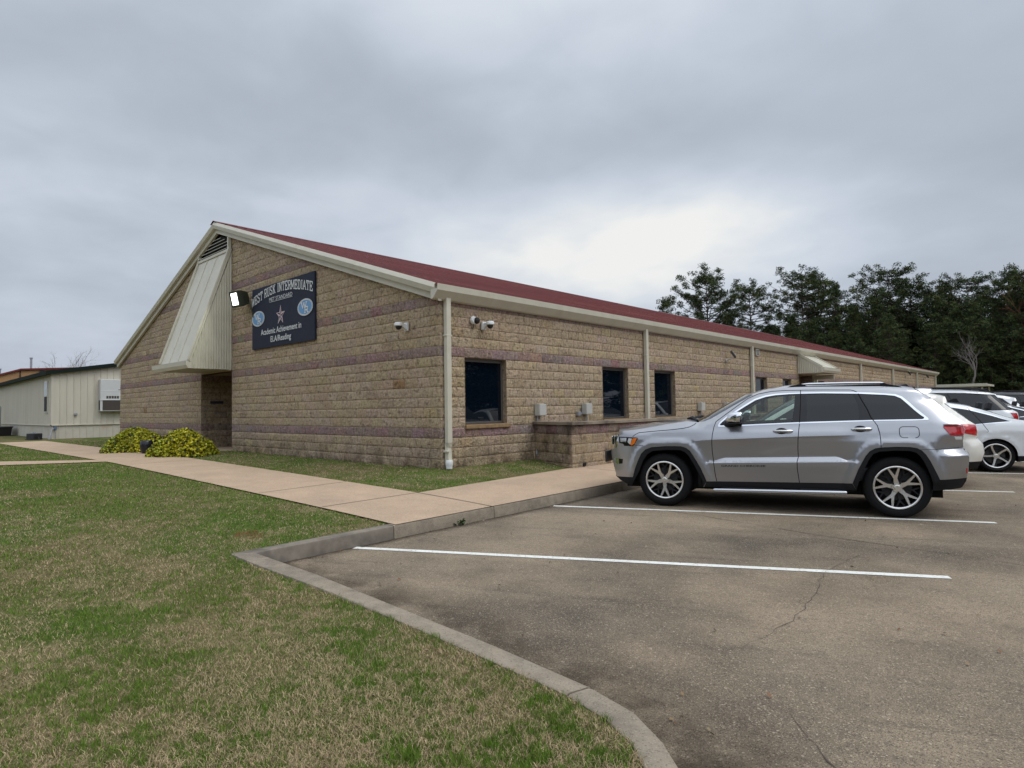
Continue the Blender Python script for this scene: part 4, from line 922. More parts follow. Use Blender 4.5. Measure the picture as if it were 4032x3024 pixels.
def pine_mesh(seed, H, base, wid, shape, dens=1.0, leaf=.20):
    """Loblolly pine of unit proportions in metres: trunk mesh data and crown mesh data."""
    rg = np.random.default_rng(seed); m = MB(); lean = rg.normal(0, .012, 2)
    P = [Vector((lean[0]*z+.10*math.sin(z*.35+seed), lean[1]*z+.10*math.cos(z*.3+seed), z)) for z in np.linspace(0, H*.97, 9)]
    m.tube(P, [.27*(H/20)*(1-.86*i/8) for i in range(9)], 8)
    C = []; W = []
    z = base
    while z < H:
        t = (z-base)/(H-base)
        if shape == 0: prof = max(.12, 1-((t-.42)/.62)**2)**.6   # rounded
        elif shape == 1: prof = (1-t**1.6)**.8*(.8+.2*math.sin(7*t+seed))+.10                    # conical
        else: prof = .35+.65*math.sin(math.pi*min(1, t*1.05))**1.2                              # ragged, high crown
        nb = int(rg.integers(3, 6))
        a0 = rg.uniform(0, 6.28)
        for b in range(nb):
            a = a0+2*math.pi*b/nb+rg.normal(0, .35); ln = wid*prof*rg.uniform(.5, 1.12)
            if ln < .25: ln = .25
            rise = rg.uniform(.10, .85)*(1 if t > .4 else .5); i = min(7, int(z/(H*.97)*8)); fr = z/(H*.97)*8-i
            p0 = P[i].lerp(P[min(8, i+1)], max(0, min(1, fr))); p0 = Vector((p0.x, p0.y, z))
            e = p0+Vector((math.cos(a)*ln, math.sin(a)*ln, ln*rise)); mid = p0.lerp(e, .55)+Vector((0, 0, -.08*ln))
            m.tube([p0, mid, e], [.055*(.4+ln/wid), .035*(.4+ln/wid), .014], 5, caps=False)
            k = max(1, int(ln/.72*rg.uniform(.8, 1.3)))
            for q in range(k):
                f = rg.uniform(.50, 1.06); pt = p0.lerp(mid, f/.55) if f < .55 else mid.lerp(e, (f-.55)/.45)
                C.append(pt+Vector(rg.normal(0, .26, 3)*np.array((1, 1, .55)))); W.append(rg.uniform(.40, .68))
        z += rg.uniform(.38, .62)*(H/20)**.3
    C += [P[-1]+Vector(rg.normal(0, .3, 3)) for _ in range(7)]; W += [.5]*7
    C = np.array([tuple(c) for c in C]); W = np.array(W); per = int(38*dens)
    G3 = rg.normal(size=(len(C)*per, 3)); G3 /= np.linalg.norm(G3, axis=1)[:, None]; G3 *= rg.random((len(G3), 1))**.4; G3[:, 2] *= .66
    CC = np.repeat(C, per, 0)+G3*np.repeat(W, per)[:, None]
    V, F = leaf_cards(rg, CC, leaf, flat=.1, aspect=.30)
    tone = np.repeat(rg.uniform(.45, 1.35, len(C)), per)*rg.uniform(.75, 1.25, len(CC))
    yl = np.repeat(rg.random(len(C)), per)[:, None]
    T = (np.array((.046, .070, .030))*(1-yl*.7)+np.array((.095, .105, .032))*yl*.7)*tone[:, None]
    return m, V, F, np.repeat(T, 4, 0)
PROTO = []
def make_proto(seed, H, base, wid, shape, dens=1.0, leaf=.20):
    m, V, F, T = pine_mesh(seed, H, base, wid, shape, dens, leaf)
    t = thing('pine_tree', 'pine', 'tree', (0, 0, 0))
    m.build('trunk', 'bark', t, smooth=True, sharp=60); np_mesh('crown', V, F, 'needle', T, parent=t)
    PROTO.append([t, H, True]); return len(PROTO)-1
for a in ((41, 20, 6.5, 5.2, 0), (42, 19, 4.0, 4.0, 1), (43, 21, 8.5, 4.2, 2), (44, 17, 1.5, 4.2, 1, 1.1), (45, 20, 9, 4.8, 0, .9), (46, 15, .6, 3.8, 1, 1.2)): make_proto(*a)
def bearing(px):           # plan direction of a photo column, for siting trees by survey
    f = Vector((-.6815, .7308)); r = Vector((.7317, .6812)); d = f+r*((px-2016)/2439.3); return d.normalized()
def pine(k, px, dist, top, label, group=None, rz=None):
    t, H, fresh = PROTO[k]
    if fresh: o = t; PROTO[k][2] = False
    else: o = copy_tree(t)
    d = bearing(px); p = Vector((9.30, -7.92))+d*dist; s = top/H
    o.location = (p.x, p.y, -.1); o.scale = (s, s, s); o.rotation_euler = (0, 0, random.uniform(0, 6.28) if rz is None else rz)
    o['label'] = label; o['category'] = 'tree'; o['group'] = group or 'pine trees beyond the school'
    return o
G1 = 'pine trees standing out above the school roof'; G2 = 'dense pine wood beyond the car park'
pine(3, 2628, 96, 17.6, 'bushy pine top, leftmost and lowest above the red roof', G1)
pine(0, 2798, 100, 21.6, 'tall round-crowned pine standing clear above the red roof', G1)
pine(4, 2962, 101, 19.6, 'pine with open layered branches, right of the round-crowned pine', G1)
pine(5, 2880, 108, 16.5, 'lower pine filling the gap between the round-crowned and layered pines', G1)
pine(4, 3168, 100, 20.7, 'tall open-crowned pine at the left end of the dense wood', G2)
pine(2, 3232, 104, 20.6, 'tall pine close behind the open-crowned one at the left end of the wood', G2)
pine(1, 3296, 98, 18.0, 'broad dark pine on the right shoulder of the tall open pines', G2)
pine(1, 3372, 104, 15.9, 'narrow pine in the dip of the tree line', G2)
pine(1, 3455, 106, 15.8, 'short pine beside the leaning dense crown', G2)
pine(0, 3520, 100, 19.9, 'tall pine with the densest rounded crown in the middle of the wood', G2)
pine(4, 3600, 101, 18.0, 'pine with a sky gap under its crown, right of the densest crown', G2)
pine(1, 3726, 102, 17.6, 'small pointed pine rising from the right half of the wood', G2)
pine(0, 3832, 100, 17.6, 'round-topped pine in the right half of the wood', G2)
pine(2, 3990, 94, 16.6, 'tall pine with clustered tufts near the right edge of the photo', G2)
pine(0, 4090, 92, 16.2, 'tall pine at the very right edge of the photo', G2)
rr = random.Random(5)
for row, (d0, h0, n) in enumerate(((90, 11.5, 16), (98, 13.8, 17), (108, 14.8, 17), (122, 15.5, 16))):
    for i in range(n):
        px = 3010+(4420-3010)*(i+rr.random()*.7)/n
        if row == 0 and px < 3120: continue
        pine(rr.choice((3, 5, 5, 1, 3)) if row < 2 else rr.choice((1, 3, 5, 2, 0)), px, d0+rr.uniform(-4, 4), h0*rr.uniform(.88, 1.10), 'dark pine filling the dense wood behind the car park', 'pines filling the dense wood')
# unseen pines added behind the camera to darken reflections in windows and paint
for i in range(75):
    a = R(11+i*2.75); p = Vector((9.3+math.sin(a)*(54+8*(i % 3)+rr.uniform(-2, 2)), -7.92+math.cos(a)*(54+8*(i % 3)+rr.uniform(-2, 2))))
    k = rr.choice((1, 3, 5, 2)); o = copy_tree(PROTO[k][0]); s = rr.uniform(14, 18)/PROTO[k][1]; o.location = (p.x, p.y, -.1); o.scale = (s*1.5, s*1.5, s); o.rotation_euler = (0, 0, rr.uniform(0, 6))
    o['label'] = 'unseen pine behind the camera, added to darken the window reflections'; o['category'] = 'tree'; o['group'] = 'unseen pines added behind the camera'
# bare trees
def bare_tree(name, label, loc, H, seed, mt, spread=.45, levels=5, r0=.14, group=None, fork=True):
    rg = random.Random(seed); t = thing(name, label, 'tree', loc, group=group); mt_ = MB(); mc = MB()
    def grow(p, d, ln, r, lv):
        n = 4; P = [p]
        for i in range(n):
            d = (d+Vector((rg.gauss(0, .13), rg.gauss(0, .13), rg.gauss(.03, .08)))).normalized(); P.append(P[-1]+d*ln/n)
        (mt_ if lv == levels else mc).tube(P, [r*(1-.5*i/n) for i in range(n+1)], 6 if lv > 2 else 4, caps=False)
        if lv == 0: return
        for k in range(2 if lv == levels else rg.choice((2, 3, 3))):
            a = rg.uniform(0, 6.28); q = d.orthogonal().normalized(); q = Matrix.Rotation(a, 3, d) @ q
            grow(P[rg.choice((2, 3, 4)) if lv < levels else 4], (d+q*rg.uniform(spread*.6, spread*1.5)).normalized(), ln*rg.uniform(.55, .8), r*.55, lv-1)
    grow(Vector(loc), Vector((0, 0, 1)), H*.36, r0, levels)
    mt_.build('trunk', mt, t); mc.build('crown', mt, t); return t
d = bearing(3815); p = Vector((9.30, -7.92))+d*84
bare_tree('bare_tree', 'pale grey leafless tree forking in front of the dark pines', (p.x, p.y, 0), 10.2, 4, 'greybark', r0=.18)
d = bearing(3990); p = Vector((9.30, -7.92))+d*89
t = bare_tree('bare_tree', 'russet leafless tree against the pines near the right edge', (p.x, p.y, 0), 15.5, 9, mat('russet_twigs', (.15, .07, .035), .95), r0=.2, levels=6, spread=.5)
for px, dist, H, sd, lb in ((118, 92, 8.2, 12, 'bare brown tree over the orange building, behind the vent pipe'), (232, 96, 9.6, 13, 'bare brown tree over the portable roof, the left of a pair'), (282, 94, 9.9, 14, 'bare brown tree over the portable roof, the right of a pair'), (150, 99, 8.4, 15, 'low bare brown treetop right of the taller vent pipe')):
    d = bearing(px); p = Vector((9.30, -7.92))+d*dist
    bare_tree('bare_tree', lb, (p.x, p.y, 0), H, sd, 'twig', levels=6, spread=.55, group='bare trees behind the left buildings')
# ------------------------------------------------------------------ vehicles
def carpaint(name, col, metal=.85, rough=.30):
    m = mat(name, col, rough, metal=metal, spec=.5, coat=.8 if metal else 1.0, var=.02, vscale=400)
    t = m.node_tree; n = t.nodes; l = t.links                      # the inside of the shell is dark trim
    g = n.new('ShaderNodeNewGeometry'); d = n.new('ShaderNodeBsdfDiffuse'); d.inputs[0].default_value = (.02, .02, .021, 1); x = n.new('ShaderNodeMixShader')
    l.new(g.outputs['Backfacing'], x.inputs[0]); l.new(n['Principled BSDF'].outputs[0], x.inputs[1]); l.new(d.outputs[0], x.inputs[2]); l.new(x.outputs[0], n['Material Output'].inputs[0])
    return m
VM = dict(
 silver=carpaint('silver_car_paint', (.37, .375, .395)), whitep=carpaint('white_car_paint', (.70, .72, .73), 0, .28), pearl=carpaint('pearl_car_paint', (.72, .70, .63), 0, .28), darkp=carpaint('charcoal_car_paint', (.03, .032, .037), .4),
 clad=mat('black_cladding', (.009, .009, .0105), .6, spec=.25), gloss=mat('gloss_black_trim', (.004, .004, .005), .10, spec=.4), chrome=mat('chrome', (.72, .74, .77), .10, metal=1), gap=mat('panel_gap', (.004, .004, .004), .9),
 clear=glass('clear_car_glass', (.62, .72, .68), .93), tint=glass('privacy_car_glass', (.10, .11, .12), .30), wind=glass('windshield_glass', (.60, .68, .66), .85, body=(.03, .04, .04)),
 red=mat('red_lamp_lens', (.42, .012, .016), .12, coat=1, var=.25, vscale=12), amber=mat('amber_lamp_lens', (.75, .17, .01), .15, coat=1), lampclear=mat('clear_lamp_lens', (.42, .43, .44), .10, metal=.5, coat=1, var=.45, vscale=14), whitelens=mat('white_lamp_lens', (.55, .55, .54), .12, coat=1),
 tyre=mat('tyre_rubber', (.009, .009, .0095), .8, spec=.2, bump=.1, bscale=60), rim=mat('machined_rim', (.72, .71, .68), .28, metal=.9), rimdark=mat('dark_rim', (.012, .012, .014), .5, metal=.2), disc=mat('brake_disc', (.07, .07, .07), .5, metal=.6),
 seat=mat('seat_leather', (.022, .023, .025), .6), tube=mat('polished_tube', (.50, .51, .53), .22, metal=1), plate=mat('plate_black', (.03, .03, .03), .5))
def sm(t): t = min(1, max(0, t)); return t*t*(3-2*t)
def pdist(poly, x, z):
    best = 9
    for (a, b), (c, d) in zip(poly, poly[1:]):
        vx, vz = c-a, d-b; t = max(0, min(1, ((x-a)*vx+(z-b)*vz)/(vx*vx+vz*vz+1e-12))); best = min(best, math.hypot(a+t*vx-x, b+t*vz-z))
    return best
def inside(poly, x, z):
    c = False; n = len(poly); j = n-1
    for i in range(n):
        (xi, zi), (xj, zj) = poly[i], poly[j]
        if (zi > z) != (zj > z) and x < (xj-xi)*(z-zi)/(zj-zi)+xi: c = not c
        j = i
    return c
def ribbon(pl, w_):
    """Thin polygon along a polyline."""
    A, B = [], []
    for i, p in enumerate(pl):
        a = Vector(pl[max(0, i-1)]); b = Vector(pl[min(len(pl)-1, i+1)]); d = (b-a).normalized(); n_ = Vector((-d.y, d.x))*w_/2
        A.append((p[0]-n_.x, p[1]-n_.y)); B.append((p[0]+n_.x, p[1]+n_.y))
    return A+B[::-1]
def arc_pts(cx, cz, r, a0, a1, n): return [(cx+r*math.cos(a0+(a1-a0)*i/n), cz+r*math.sin(a0+(a1-a0)*i/n)) for i in range(n+1)]
def rrect(x0, x1, z0, z1, r, n=5):
    P = []
    for cx, cz, a in ((x1-r, z0+r, -90), (x1-r, z1-r, 0), (x0+r, z1-r, 90), (x0+r, z0+r, 180)): P += arc_pts(cx, cz, r, R(a), R(a+90), n)
    return P

def wheel(root, x, y_out, side, rad, wid, style, rot, rimr):
    """side: -1 left, +1 right. y_out: local y of the outer face."""
    base = Matrix.Translation((x, y_out, rad)) @ Matrix.Rotation(R(90)*(1 if side < 0 else -1), 4, 'X')     # local +Z points outward
    t = MB(); rr_ = rimr
    prof = [(rr_-.01, -wid), (rad-.03, -wid), (rad-.008, -wid+.025), (rad, -wid+.06), (rad, -.06), (rad-.008, -.03), (rad-.022, -.010), (rad-.05, .004), (rr_+.045, .008), (rr_+.012, .0), (rr_-.004, -.012)]
    t.lathe(prof, base, 56, cap=False); T = t.build('wheel', VM['tyre'], root, smooth=True, sharp=50, local=True)
    b = MB(); b.lathe([(rr_-.002, -wid+.02), (rr_-.03, -wid+.03), (rr_-.035, -.09), (rr_-.02, -.03), (rr_-.012, -.012)], base, 48, cap=False); b.lathe([(.02, -.16), (rr_-.03, -.16)], base, 40); b.build('rim_barrel', VM['rimdark'], T, smooth=True, local=True)
    d = MB(); d.lathe([(.05, -.10), (.172, -.10), (.172, -.13)], base, 32, cap=False); d.build('brake_disc', VM['disc'], T, smooth=True, local=True)
    r = MB(); r.lathe([(rr_+.002, -.014), (rr_+.004, .002), (rr_-.006, .006), (rr_-.018, .0), (rr_-.020, -.02)], base, 56, cap=False)
    dk = MB()
    def flat(mb, pts, z0, z1):
        """spoke slab from 2D outline, slightly dished: z per vertex by radius"""
        n = len(pts); zf = lambda p: z1-.03*(1-min(1, math.hypot(*p)/rr_))
        mb.add([base @ Vector((p[0], p[1], zf(p))) for p in pts]+[base @ Vector((p[0]*1.0, p[1]*1.0, zf(p)-.035)) for p in pts], [tuple(range(n))]+[(i, n+i, n+(i+1) % n, (i+1) % n) for i in range(n)])
    def pol(rad_, a): return (rad_*math.cos(a), rad_*math.sin(a))
    for k in range(5):
        a = rot+2*math.pi*k/5
        if style == 'Y':
            u = Vector((math.cos(a), math.sin(a))); v = Vector((-u.y, u.x)); P = lambda x_, y_: tuple(u*x_+v*y_)
            R1 = rr_-.008
            flat(r, [P(.035, -.040), P(.070, -.027), P(.112, -.021), P(.136, -.029), P(R1*.975, -.075), P(R1*.972, -.053), P(.156, -.003), P(.156, .003), P(R1*.972, .053), P(R1*.975, .075), P(.136, .029), P(.112, .021), P(.070, .027), P(.035, .040)], 0, -.004)
            a2 = a+math.pi/5; u = Vector((math.cos(a2), math.sin(a2))); v = Vector((-u.y, u.x)); Q = lambda x_, y_: tuple(u*x_+v*y_)
            flat(dk, [Q(.06, -.012), Q(.165, -.009), Q(R1*.96, -.058), Q(R1*.97, -.044), Q(.19, 0), Q(R1*.97, .044), Q(R1*.96, .058), Q(.165, .009), Q(.06, .012)], 0, -.038)
        elif style == 'hook':
            u = Vector((math.cos(a), math.sin(a))); v = Vector((-u.y, u.x)); P = lambda x_, y_: tuple(u*x_+v*y_); R1 = rr_-.006
            flat(r, [P(.03, -.02), P(.14, -.012), P(.21, -.02), P(R1*.93, -.075), P(R1*.9, -.115), P(R1*.82, -.125), P(R1*.86, -.15), P(R1*.955, -.135), P(R1*.99, -.06), P(.23, .012), P(.14, .018), P(.03, .02)], 0, -.004)
            flat(dk, [P(.03, .025), P(.2, .03), P(R1*.98, -.02), P(R1*.97, .08), P(.2, .055), P(.03, .05)], 0, -.02)
        else:
            u = Vector((math.cos(a), math.sin(a))); v = Vector((-u.y, u.x)); P = lambda x_, y_: tuple(u*x_+v*y_); R1 = rr_-.006
            flat(r, [P(.03, -.035), P(.12, -.03), P(R1*.98, -.045), P(R1*.98, .045), P(.12, .03), P(.03, .035)], 0, -.004)
    r.lathe([(.062, -.02), (.060, -.012), (.036, -.012), (.034, .0), (.028, .004), (.001, .005)], base, 24, cap=False)
    for k in range(5):
        a = rot+2*math.pi*(k+.5)/5; dk.lathe([(.011, -.02), (.011, .003), (.008, .006)], base @ Matrix.Translation((.062*math.cos(a), .062*math.sin(a), 0)), 8)
    r.build('rim', VM['rim'], T, smooth=True, sharp=30, local=True); dk.build('rim_strut', VM['rimdark'], T, smooth=True, sharp=30, local=True)

def vehicle(name, label, cat, loc, th, S, group=None):
    """Car body from a side-view plan: the flank is a constrained triangulation of the plan, bulged by S['Y'](x, z);
    the strips along the outline run across to the other flank."""
    hw, cx, YF_ = S['hw'], S['cx'], S['Y']
    t = thing(name, label, cat, loc, th, group)
    chains = S['chains']; pts_out = []
    for c in chains:
        P = dens(c['p'], .05)
        pts_out += P[:-1]
    pts_out.append(chains[-1]['p'][-1])
    outline = pts_out+dens([chains[-1]['p'][-1]]+S['bottom']+[chains[0]['p'][0]], .05)[1:-1]
    V2, E2 = [], []
    def poly(P, closed=True, st=.05):
        P = dens(P+[P[0]] if closed else P, st)
        if closed: P = P[:-1]
        k = len(V2); V2.extend(P); n = len(P); E2.extend([(k+i, k+(i+1) % n) for i in range(n if closed else n-1)])
    poly(outline)
    for r_ in S['regions']:
        poly(r_['p'])
    for c in S.get('creases', ()): poly(c, False)
    xs = [p[0] for p in outline]; zs = [p[1] for p in outline]; st = S.get('step', .045)
    for x in np.arange(min(xs)+.02, max(xs), st):
        for z in np.arange(min(zs)+.02, max(zs), st):
            if inside(outline, x, z): V2.append((x+random.uniform(-.004, .004), z+random.uniform(-.004, .004)))
    vo, eo, fo, *_ = delaunay_2d_cdt([Vector(p) for p in V2], E2, [], 0, 2e-4)
    P = [(v.x, v.y) for v in vo]; h = .004
    Yv = [YF_(*p) for p in P]
    Nv = [Vector((-(YF_(x+h, z)-YF_(x-h, z))/(2*h), 1, -(YF_(x, z+h)-YF_(x, z-h))/(2*h))).normalized() for x, z in P]
    lab = {}
    for f in fo:
        x = sum(P[i][0] for i in f)/3; z = sum(P[i][1] for i in f)/3
        if not inside(outline, x, z): continue
        key = -1
        for k, r_ in enumerate(S['regions']):
            if inside(r_['p'], x, z) and not (r_.get('not') and inside(r_['not'], x, z)): key = k; break
        lab.setdefault(key, []).append(f)
    parts = {}
    def side_mesh(fs, side, off):
        idx = sorted({i for f in fs for i in f}); mp = {i: k for k, i in enumerate(idx)}
        V = [(P[i][0]-cx, side*(hw+Yv[i]+off), P[i][1]) for i in idx]
        Nn = [(Nv[i].x, side*Nv[i].y, Nv[i].z) for i in idx]
        F = []
        for f in fs:
            a, b, c = f; area = (P[b][0]-P[a][0])*(P[c][1]-P[a][1])-(P[c][0]-P[a][0])*(P[b][1]-P[a][1])
            g = (a, b, c) if area > 0 else (a, c, b)
            if side > 0: g = g[::-1]
            F.append(tuple(mp[i] for i in g))
        return V, F, Nn
    def link(nm, V, F, Nn, m_, par):
        me = bpy.data.meshes.new(nm); me.from_pydata(V, [], F); me.materials.append(m_)
        me.polygons.foreach_set('use_smooth', [True]*len(F)); me.update()
        if Nn: me.normals_split_custom_set_from_vertices(Nn)
        o = bpy.data.objects.new(nm, me); COL.objects.link(o); o.parent = par; return o
    # body = both flanks left over
    V, F, Nn = side_mesh(lab.get(-1, []), -1, 0); V2_, F2_, N2_ = side_mesh(lab.get(-1, []), 1, 0); k = len(V)
    body = link('body', V+V2_, F+[tuple(i+k for i in f) for f in F2_], Nn+N2_, VM[S['paint']], t)
    for k_, r_ in enumerate(S['regions']):
        if k_ not in lab: continue
        for side in (-1, 1):
            par = t if not r_.get('parent') else parts.get((r_['parent'], side), t)
            o = link(r_['n'], *side_mesh(lab[k_], side, r_.get('off', 0)), VM[r_['m']], par); parts[(r_.get('key', r_['n']), side)] = o
            if r_.get('label'): o['label'] = r_['label']
    # cross strips
    for c in chains:
        Pc = dens(c['p'], .05); n = 17; V = []; bx, bz = c.get('b', (0, 0)); q = len(Pc)
        for i, (x, z) in enumerate(Pc):
            y = hw+YF_(x, z); f = i/(q-1)
            bx_, bz_ = (c['bf'](f) if 'bf' in c else (bx, bz))
            for j in range(n):
                s_ = math.sin((2*j/(n-1)-1)*math.pi/2); w_ = (1-abs(s_)**2.6); V.append((x+bx_*w_-cx, s_*y, z+bz_*w_))
        F = [(i*n+j, (i+1)*n+j, (i+1)*n+j+1, i*n+j+1) for i in range(q-1) for j in range(n-1)]
        link(c['n'], V, F, None, VM[c['m']], t)
    # wheels, wells, underbody
    fx, rx_ = S['ax']
    for x, rot in ((fx, S['rot'][0]), (rx_, S['rot'][1])):
        for side in (-1, 1): wheel(t, x-cx, side*(hw-.012), side, S['wr'], S['ww'], S['style'], rot if side < 0 else rot+.7, S['rimr'])
    m = MB(); x0, x1 = min(xs)+.25-cx, max(xs)-.25-cx
    m.box(x0, x1, -hw+.30, hw-.30, .24, .42).box(fx+.48-cx, rx_-.48-cx, -hw+.06, hw-.06, .30, .44)
    for x in (fx, rx_): m.box(x-.50-cx, x+.50-cx, -hw+.32, hw-.32, .30, S['wr']*2+.12).box(x-.50-cx, x+.50-cx, -hw+.10, hw-.10, S['wr']*2+.10, S['wr']*2+.14)
    m.box(fx+.47-cx, fx+.51-cx, -hw+.05, hw-.05, .32, .9).box(rx_-.51-cx, rx_-.47-cx, -hw+.05, hw-.05, .32, .9).box(rx_+.49-cx, rx_+.52-cx, -hw+.05, hw-.05, .40, .9).box(fx-.50-cx, fx-.47-cx, -hw+.1, hw-.1, .40, .8)
    m.build('underbody', VM['gap'], t, local=True)
    if S.get('cabin'):
        a, b, zb, zt = S['cabin']       # seats and dash
        m = MB(); sx = a-cx
        m.box(sx-.45, sx-.05, -hw+.12, hw-.12, .75, zb+.02); m.box(sx-.05, b-cx, -hw+.10, hw-.10, .44, .62)
        for y in (-.38, .38):
            F_ = Matrix.Translation((sx+.95, y, .62)) @ Matrix.Rotation(R(14), 4, 'Y')
            m.box(-.42, .1, -.25, .25, 0, .14, M=F_); m.box(0, .13, -.24, .24, .05, .68, M=F_); m.box(.02, .11, -.12, .12, .71, .90, M=F_)
        F_ = Matrix.Translation((sx+1.85, 0, .62)) @ Matrix.Rotation(R(14), 4, 'Y'); m.box(-.4, .1, -.62, .62, 0, .14, M=F_); m.box(0, .13, -.62, .62, .05, .66, M=F_)
        for y in (-.38, .38): m.box(.02, .11, y-.12, y+.12, .69, .86, M=F_)
        m.build('interior', VM['seat'], t, local=True, bevel=.03)
        m = MB(); c0 = Vector((sx+.12, -.38, zb-.02)); ax = Matrix.Rotation(R(65), 3, 'Y')
        m.tube([c0+ax @ Vector((.18*math.cos(q), .18*math.sin(q), 0)) for q in np.linspace(0, 6.283, 21)], .016, 6); m.build('steering_wheel', VM['seat'], t, local=True)
    return t, parts
def side_xyz(S, x, z, off=0, side=-1): return Vector((x-S['cx'], side*(S['hw']+S['Y'](x, z)+off), z))

# ---- silver SUV in the first stall: every outline below is measured in metres from its front axle
ARF = [(-.459, .413), (-.422, .538), (-.377, .651), (-.322, .764), (-.26, .826), (-.168, .862), (.051, .88), (.247, .88), (.324, .858), (.381, .815), (.463, .679), (.526, .564), (.57, .458), (.596, .39)]
ARFI = [(-.429, .288), (-.36, .499), (-.295, .663), (-.232, .755), (-.149, .807), (.05, .825), (.246, .824), (.313, .794), (.36, .746), (.433, .62), (.496, .495), (.549, .389), (.553, .308)]
ARR = [(2.412, .423), (2.48, .602), (2.529, .7), (2.571, .78), (2.619, .843), (2.681, .879), (2.743, .892), (2.916, .903), (3.063, .901), (3.136, .889), (3.185, .859), (3.227, .809), (3.267, .734), (3.306, .641), (3.339, .558), (3.358, .508)]
ARRI = [(2.455, .335), (2.466, .389), (2.516, .533), (2.566, .648), (2.608, .737), (2.656, .808), (2.726, .84), (2.914, .856), (3.054, .853), (3.119, .833), (3.161, .791), (3.195, .732), (3.236, .639), (3.268, .538), (3.289, .453), (3.282, .366)]
def Ysuv(x, z):
    y = float(np.interp(z, [.2, .36, .5, .75, .95, 1.08, 1.2, 1.45, 1.65, 1.8], [-.01, .012, .022, .022, .018, -.005, -.045, -.155, -.26, -.36]))
    m = sm((x-.42)/.4)*sm((2.55-x)/.35)
    z1 = float(np.interp(x, [.4, .68, 1.79, 2.6], [.955, .97, 1.021, 1.047])); zb = float(np.interp(x, [.6, 2.4], [.648, .700]))
    zt = zb+.064*min(1, sm((x-.62)/.25)+.02)*min(1, sm((2.42-x)/.2)+.02)+.004
    if z >= z1: c = .016*(1-sm((z-z1)/.16))
    elif z >= zt: c = .016-.042*((z1-z)/(z1-zt))**.6
    elif z >= zb: c = -.026+.040*((zt-z)/(zt-zb))
    else: c = .014*(1-sm((zb-z)/.22))
    y += m*c
    m2 = sm((x-3.32)/.15)
    if m2 > 0 and z < 1.04:
        if z > .868: cc = -.03*sm((1.04-z)/.1)
        elif z > .805: cc = -.03+.055*(.868-z)/.063
        else: cc = .025*(1-.5*sm((.805-z)/.3))
        y += m2*cc
    if x < .8 or x > 2.2:
        d = min(pdist(ARF, x, z), pdist(ARR, x, z)); y += .017*(1-sm((d-.05)/.08))
    t = min(1, max(0, (x+.90)/.60)); y -= .36*(1-t)**2.3
    xr = float(np.interp(z, [.3, .5, .62, .8, .87, 1.05, 1.17, 1.27, 1.39, 1.5, 1.57, 1.63], [3.6, 3.66, 3.70, 3.71, 3.66, 3.66, 3.66, 3.58, 3.49, 3.39, 3.40, 3.40]))
    t = min(1, max(0, (xr-x)/.34)); y -= (.17 if z < 1.17 else .10)*(1-t)**2.3
    zt = float(np.interp(x, [-.95, -.63, -.3, .0, .34, .5, .67, .98, 1.24, 1.43, 1.66, 2.3, 2.8, 3.1, 3.3], [1.02, 1.10, 1.13, 1.19, 1.235, 1.22, 1.27, 1.45, 1.60, 1.665, 1.695, 1.69, 1.677, 1.65, 1.62]))
    t = min(1, max(0, (zt-z)/(.10 if x < .6 else .05))); y -= (.07 if x < .6 else .04)*(1-t)**2
    return y
DLO_O = [(.766, 1.16), (.771, 1.194), (.793, 1.223), (.876, 1.297), (1.014, 1.39), (1.114, 1.457), (1.25, 1.542), (1.386, 1.588), (1.52, 1.609), (1.697, 1.616), (1.842, 1.618), (2.117, 1.618), (2.527, 1.605), (2.685, 1.597), (2.841, 1.582), (2.956, 1.57), (3.029, 1.537), (3.097, 1.464), (3.163, 1.384), (3.23, 1.314), (3.276, 1.266), (3.287, 1.245), (3.273, 1.236), (3.111, 1.23), (2.687, 1.227), (2.097, 1.207), (1.813, 1.199), (1.249, 1.173), (.933, 1.157), (.776, 1.155)]
DLO_I = [(.789, 1.182), (.794, 1.194), (.821, 1.224), (.89, 1.28), (1.027, 1.373), (1.132, 1.442), (1.259, 1.522), (1.395, 1.568), (1.52, 1.589), (1.696, 1.6), (1.835, 1.603), (2.116, 1.602), (2.525, 1.587), (2.839, 1.564), (2.946, 1.549), (3.011, 1.515), (3.072, 1.447), (3.139, 1.367), (3.206, 1.297), (3.24, 1.271), (3.235, 1.255), (3.216, 1.247), (3.038, 1.245), (2.681, 1.24), (2.098, 1.225), (1.814, 1.216), (1.249, 1.192), (.933, 1.176), (.803, 1.176)]
GF = [(.89, 1.186), (.83, 1.226), (.90, 1.28), (1.032, 1.367), (1.137, 1.436), (1.264, 1.514), (1.398, 1.560), (1.52, 1.581), (1.696, 1.592), (1.770, 1.594), (1.757, 1.441), (1.72, 1.218), (1.249, 1.198), (1.0, 1.186)]
GM = [(1.916, 1.592), (2.116, 1.594), (2.46, 1.582), (2.469, 1.578), (2.504, 1.512), (2.526, 1.429), (2.521, 1.245), (2.098, 1.232), (1.906, 1.226), (1.911, 1.411)]
GQ = [(2.557, 1.577), (2.839, 1.557), (2.94, 1.543), (3.004, 1.511), (3.066, 1.442), (3.133, 1.362), (3.20, 1.292), (3.229, 1.268), (3.212, 1.254), (3.038, 1.251), (2.69, 1.247), (2.675, 1.275), (2.637, 1.383), (2.591, 1.501)]
DF = [(.737, 1.228), (.71, 1.155), (.688, 1.04), (.68, .933), (.682, .807), (.699, .644), (.717, .479), (.732, .394)]
DM = [(1.843, 1.651), (1.835, 1.468), (1.815, 1.208), (1.801, 1.099), (1.789, .989), (1.784, .859), (1.786, .748), (1.768, .687), (1.769, .595), (1.782, .475), (1.789, .412)]
DR = [(2.533, 1.589), (2.567, 1.501), (2.621, 1.383), (2.659, 1.266), (2.687, 1.227), (2.722, 1.169), (2.742, 1.074), (2.748, .987), (2.748, .895)]
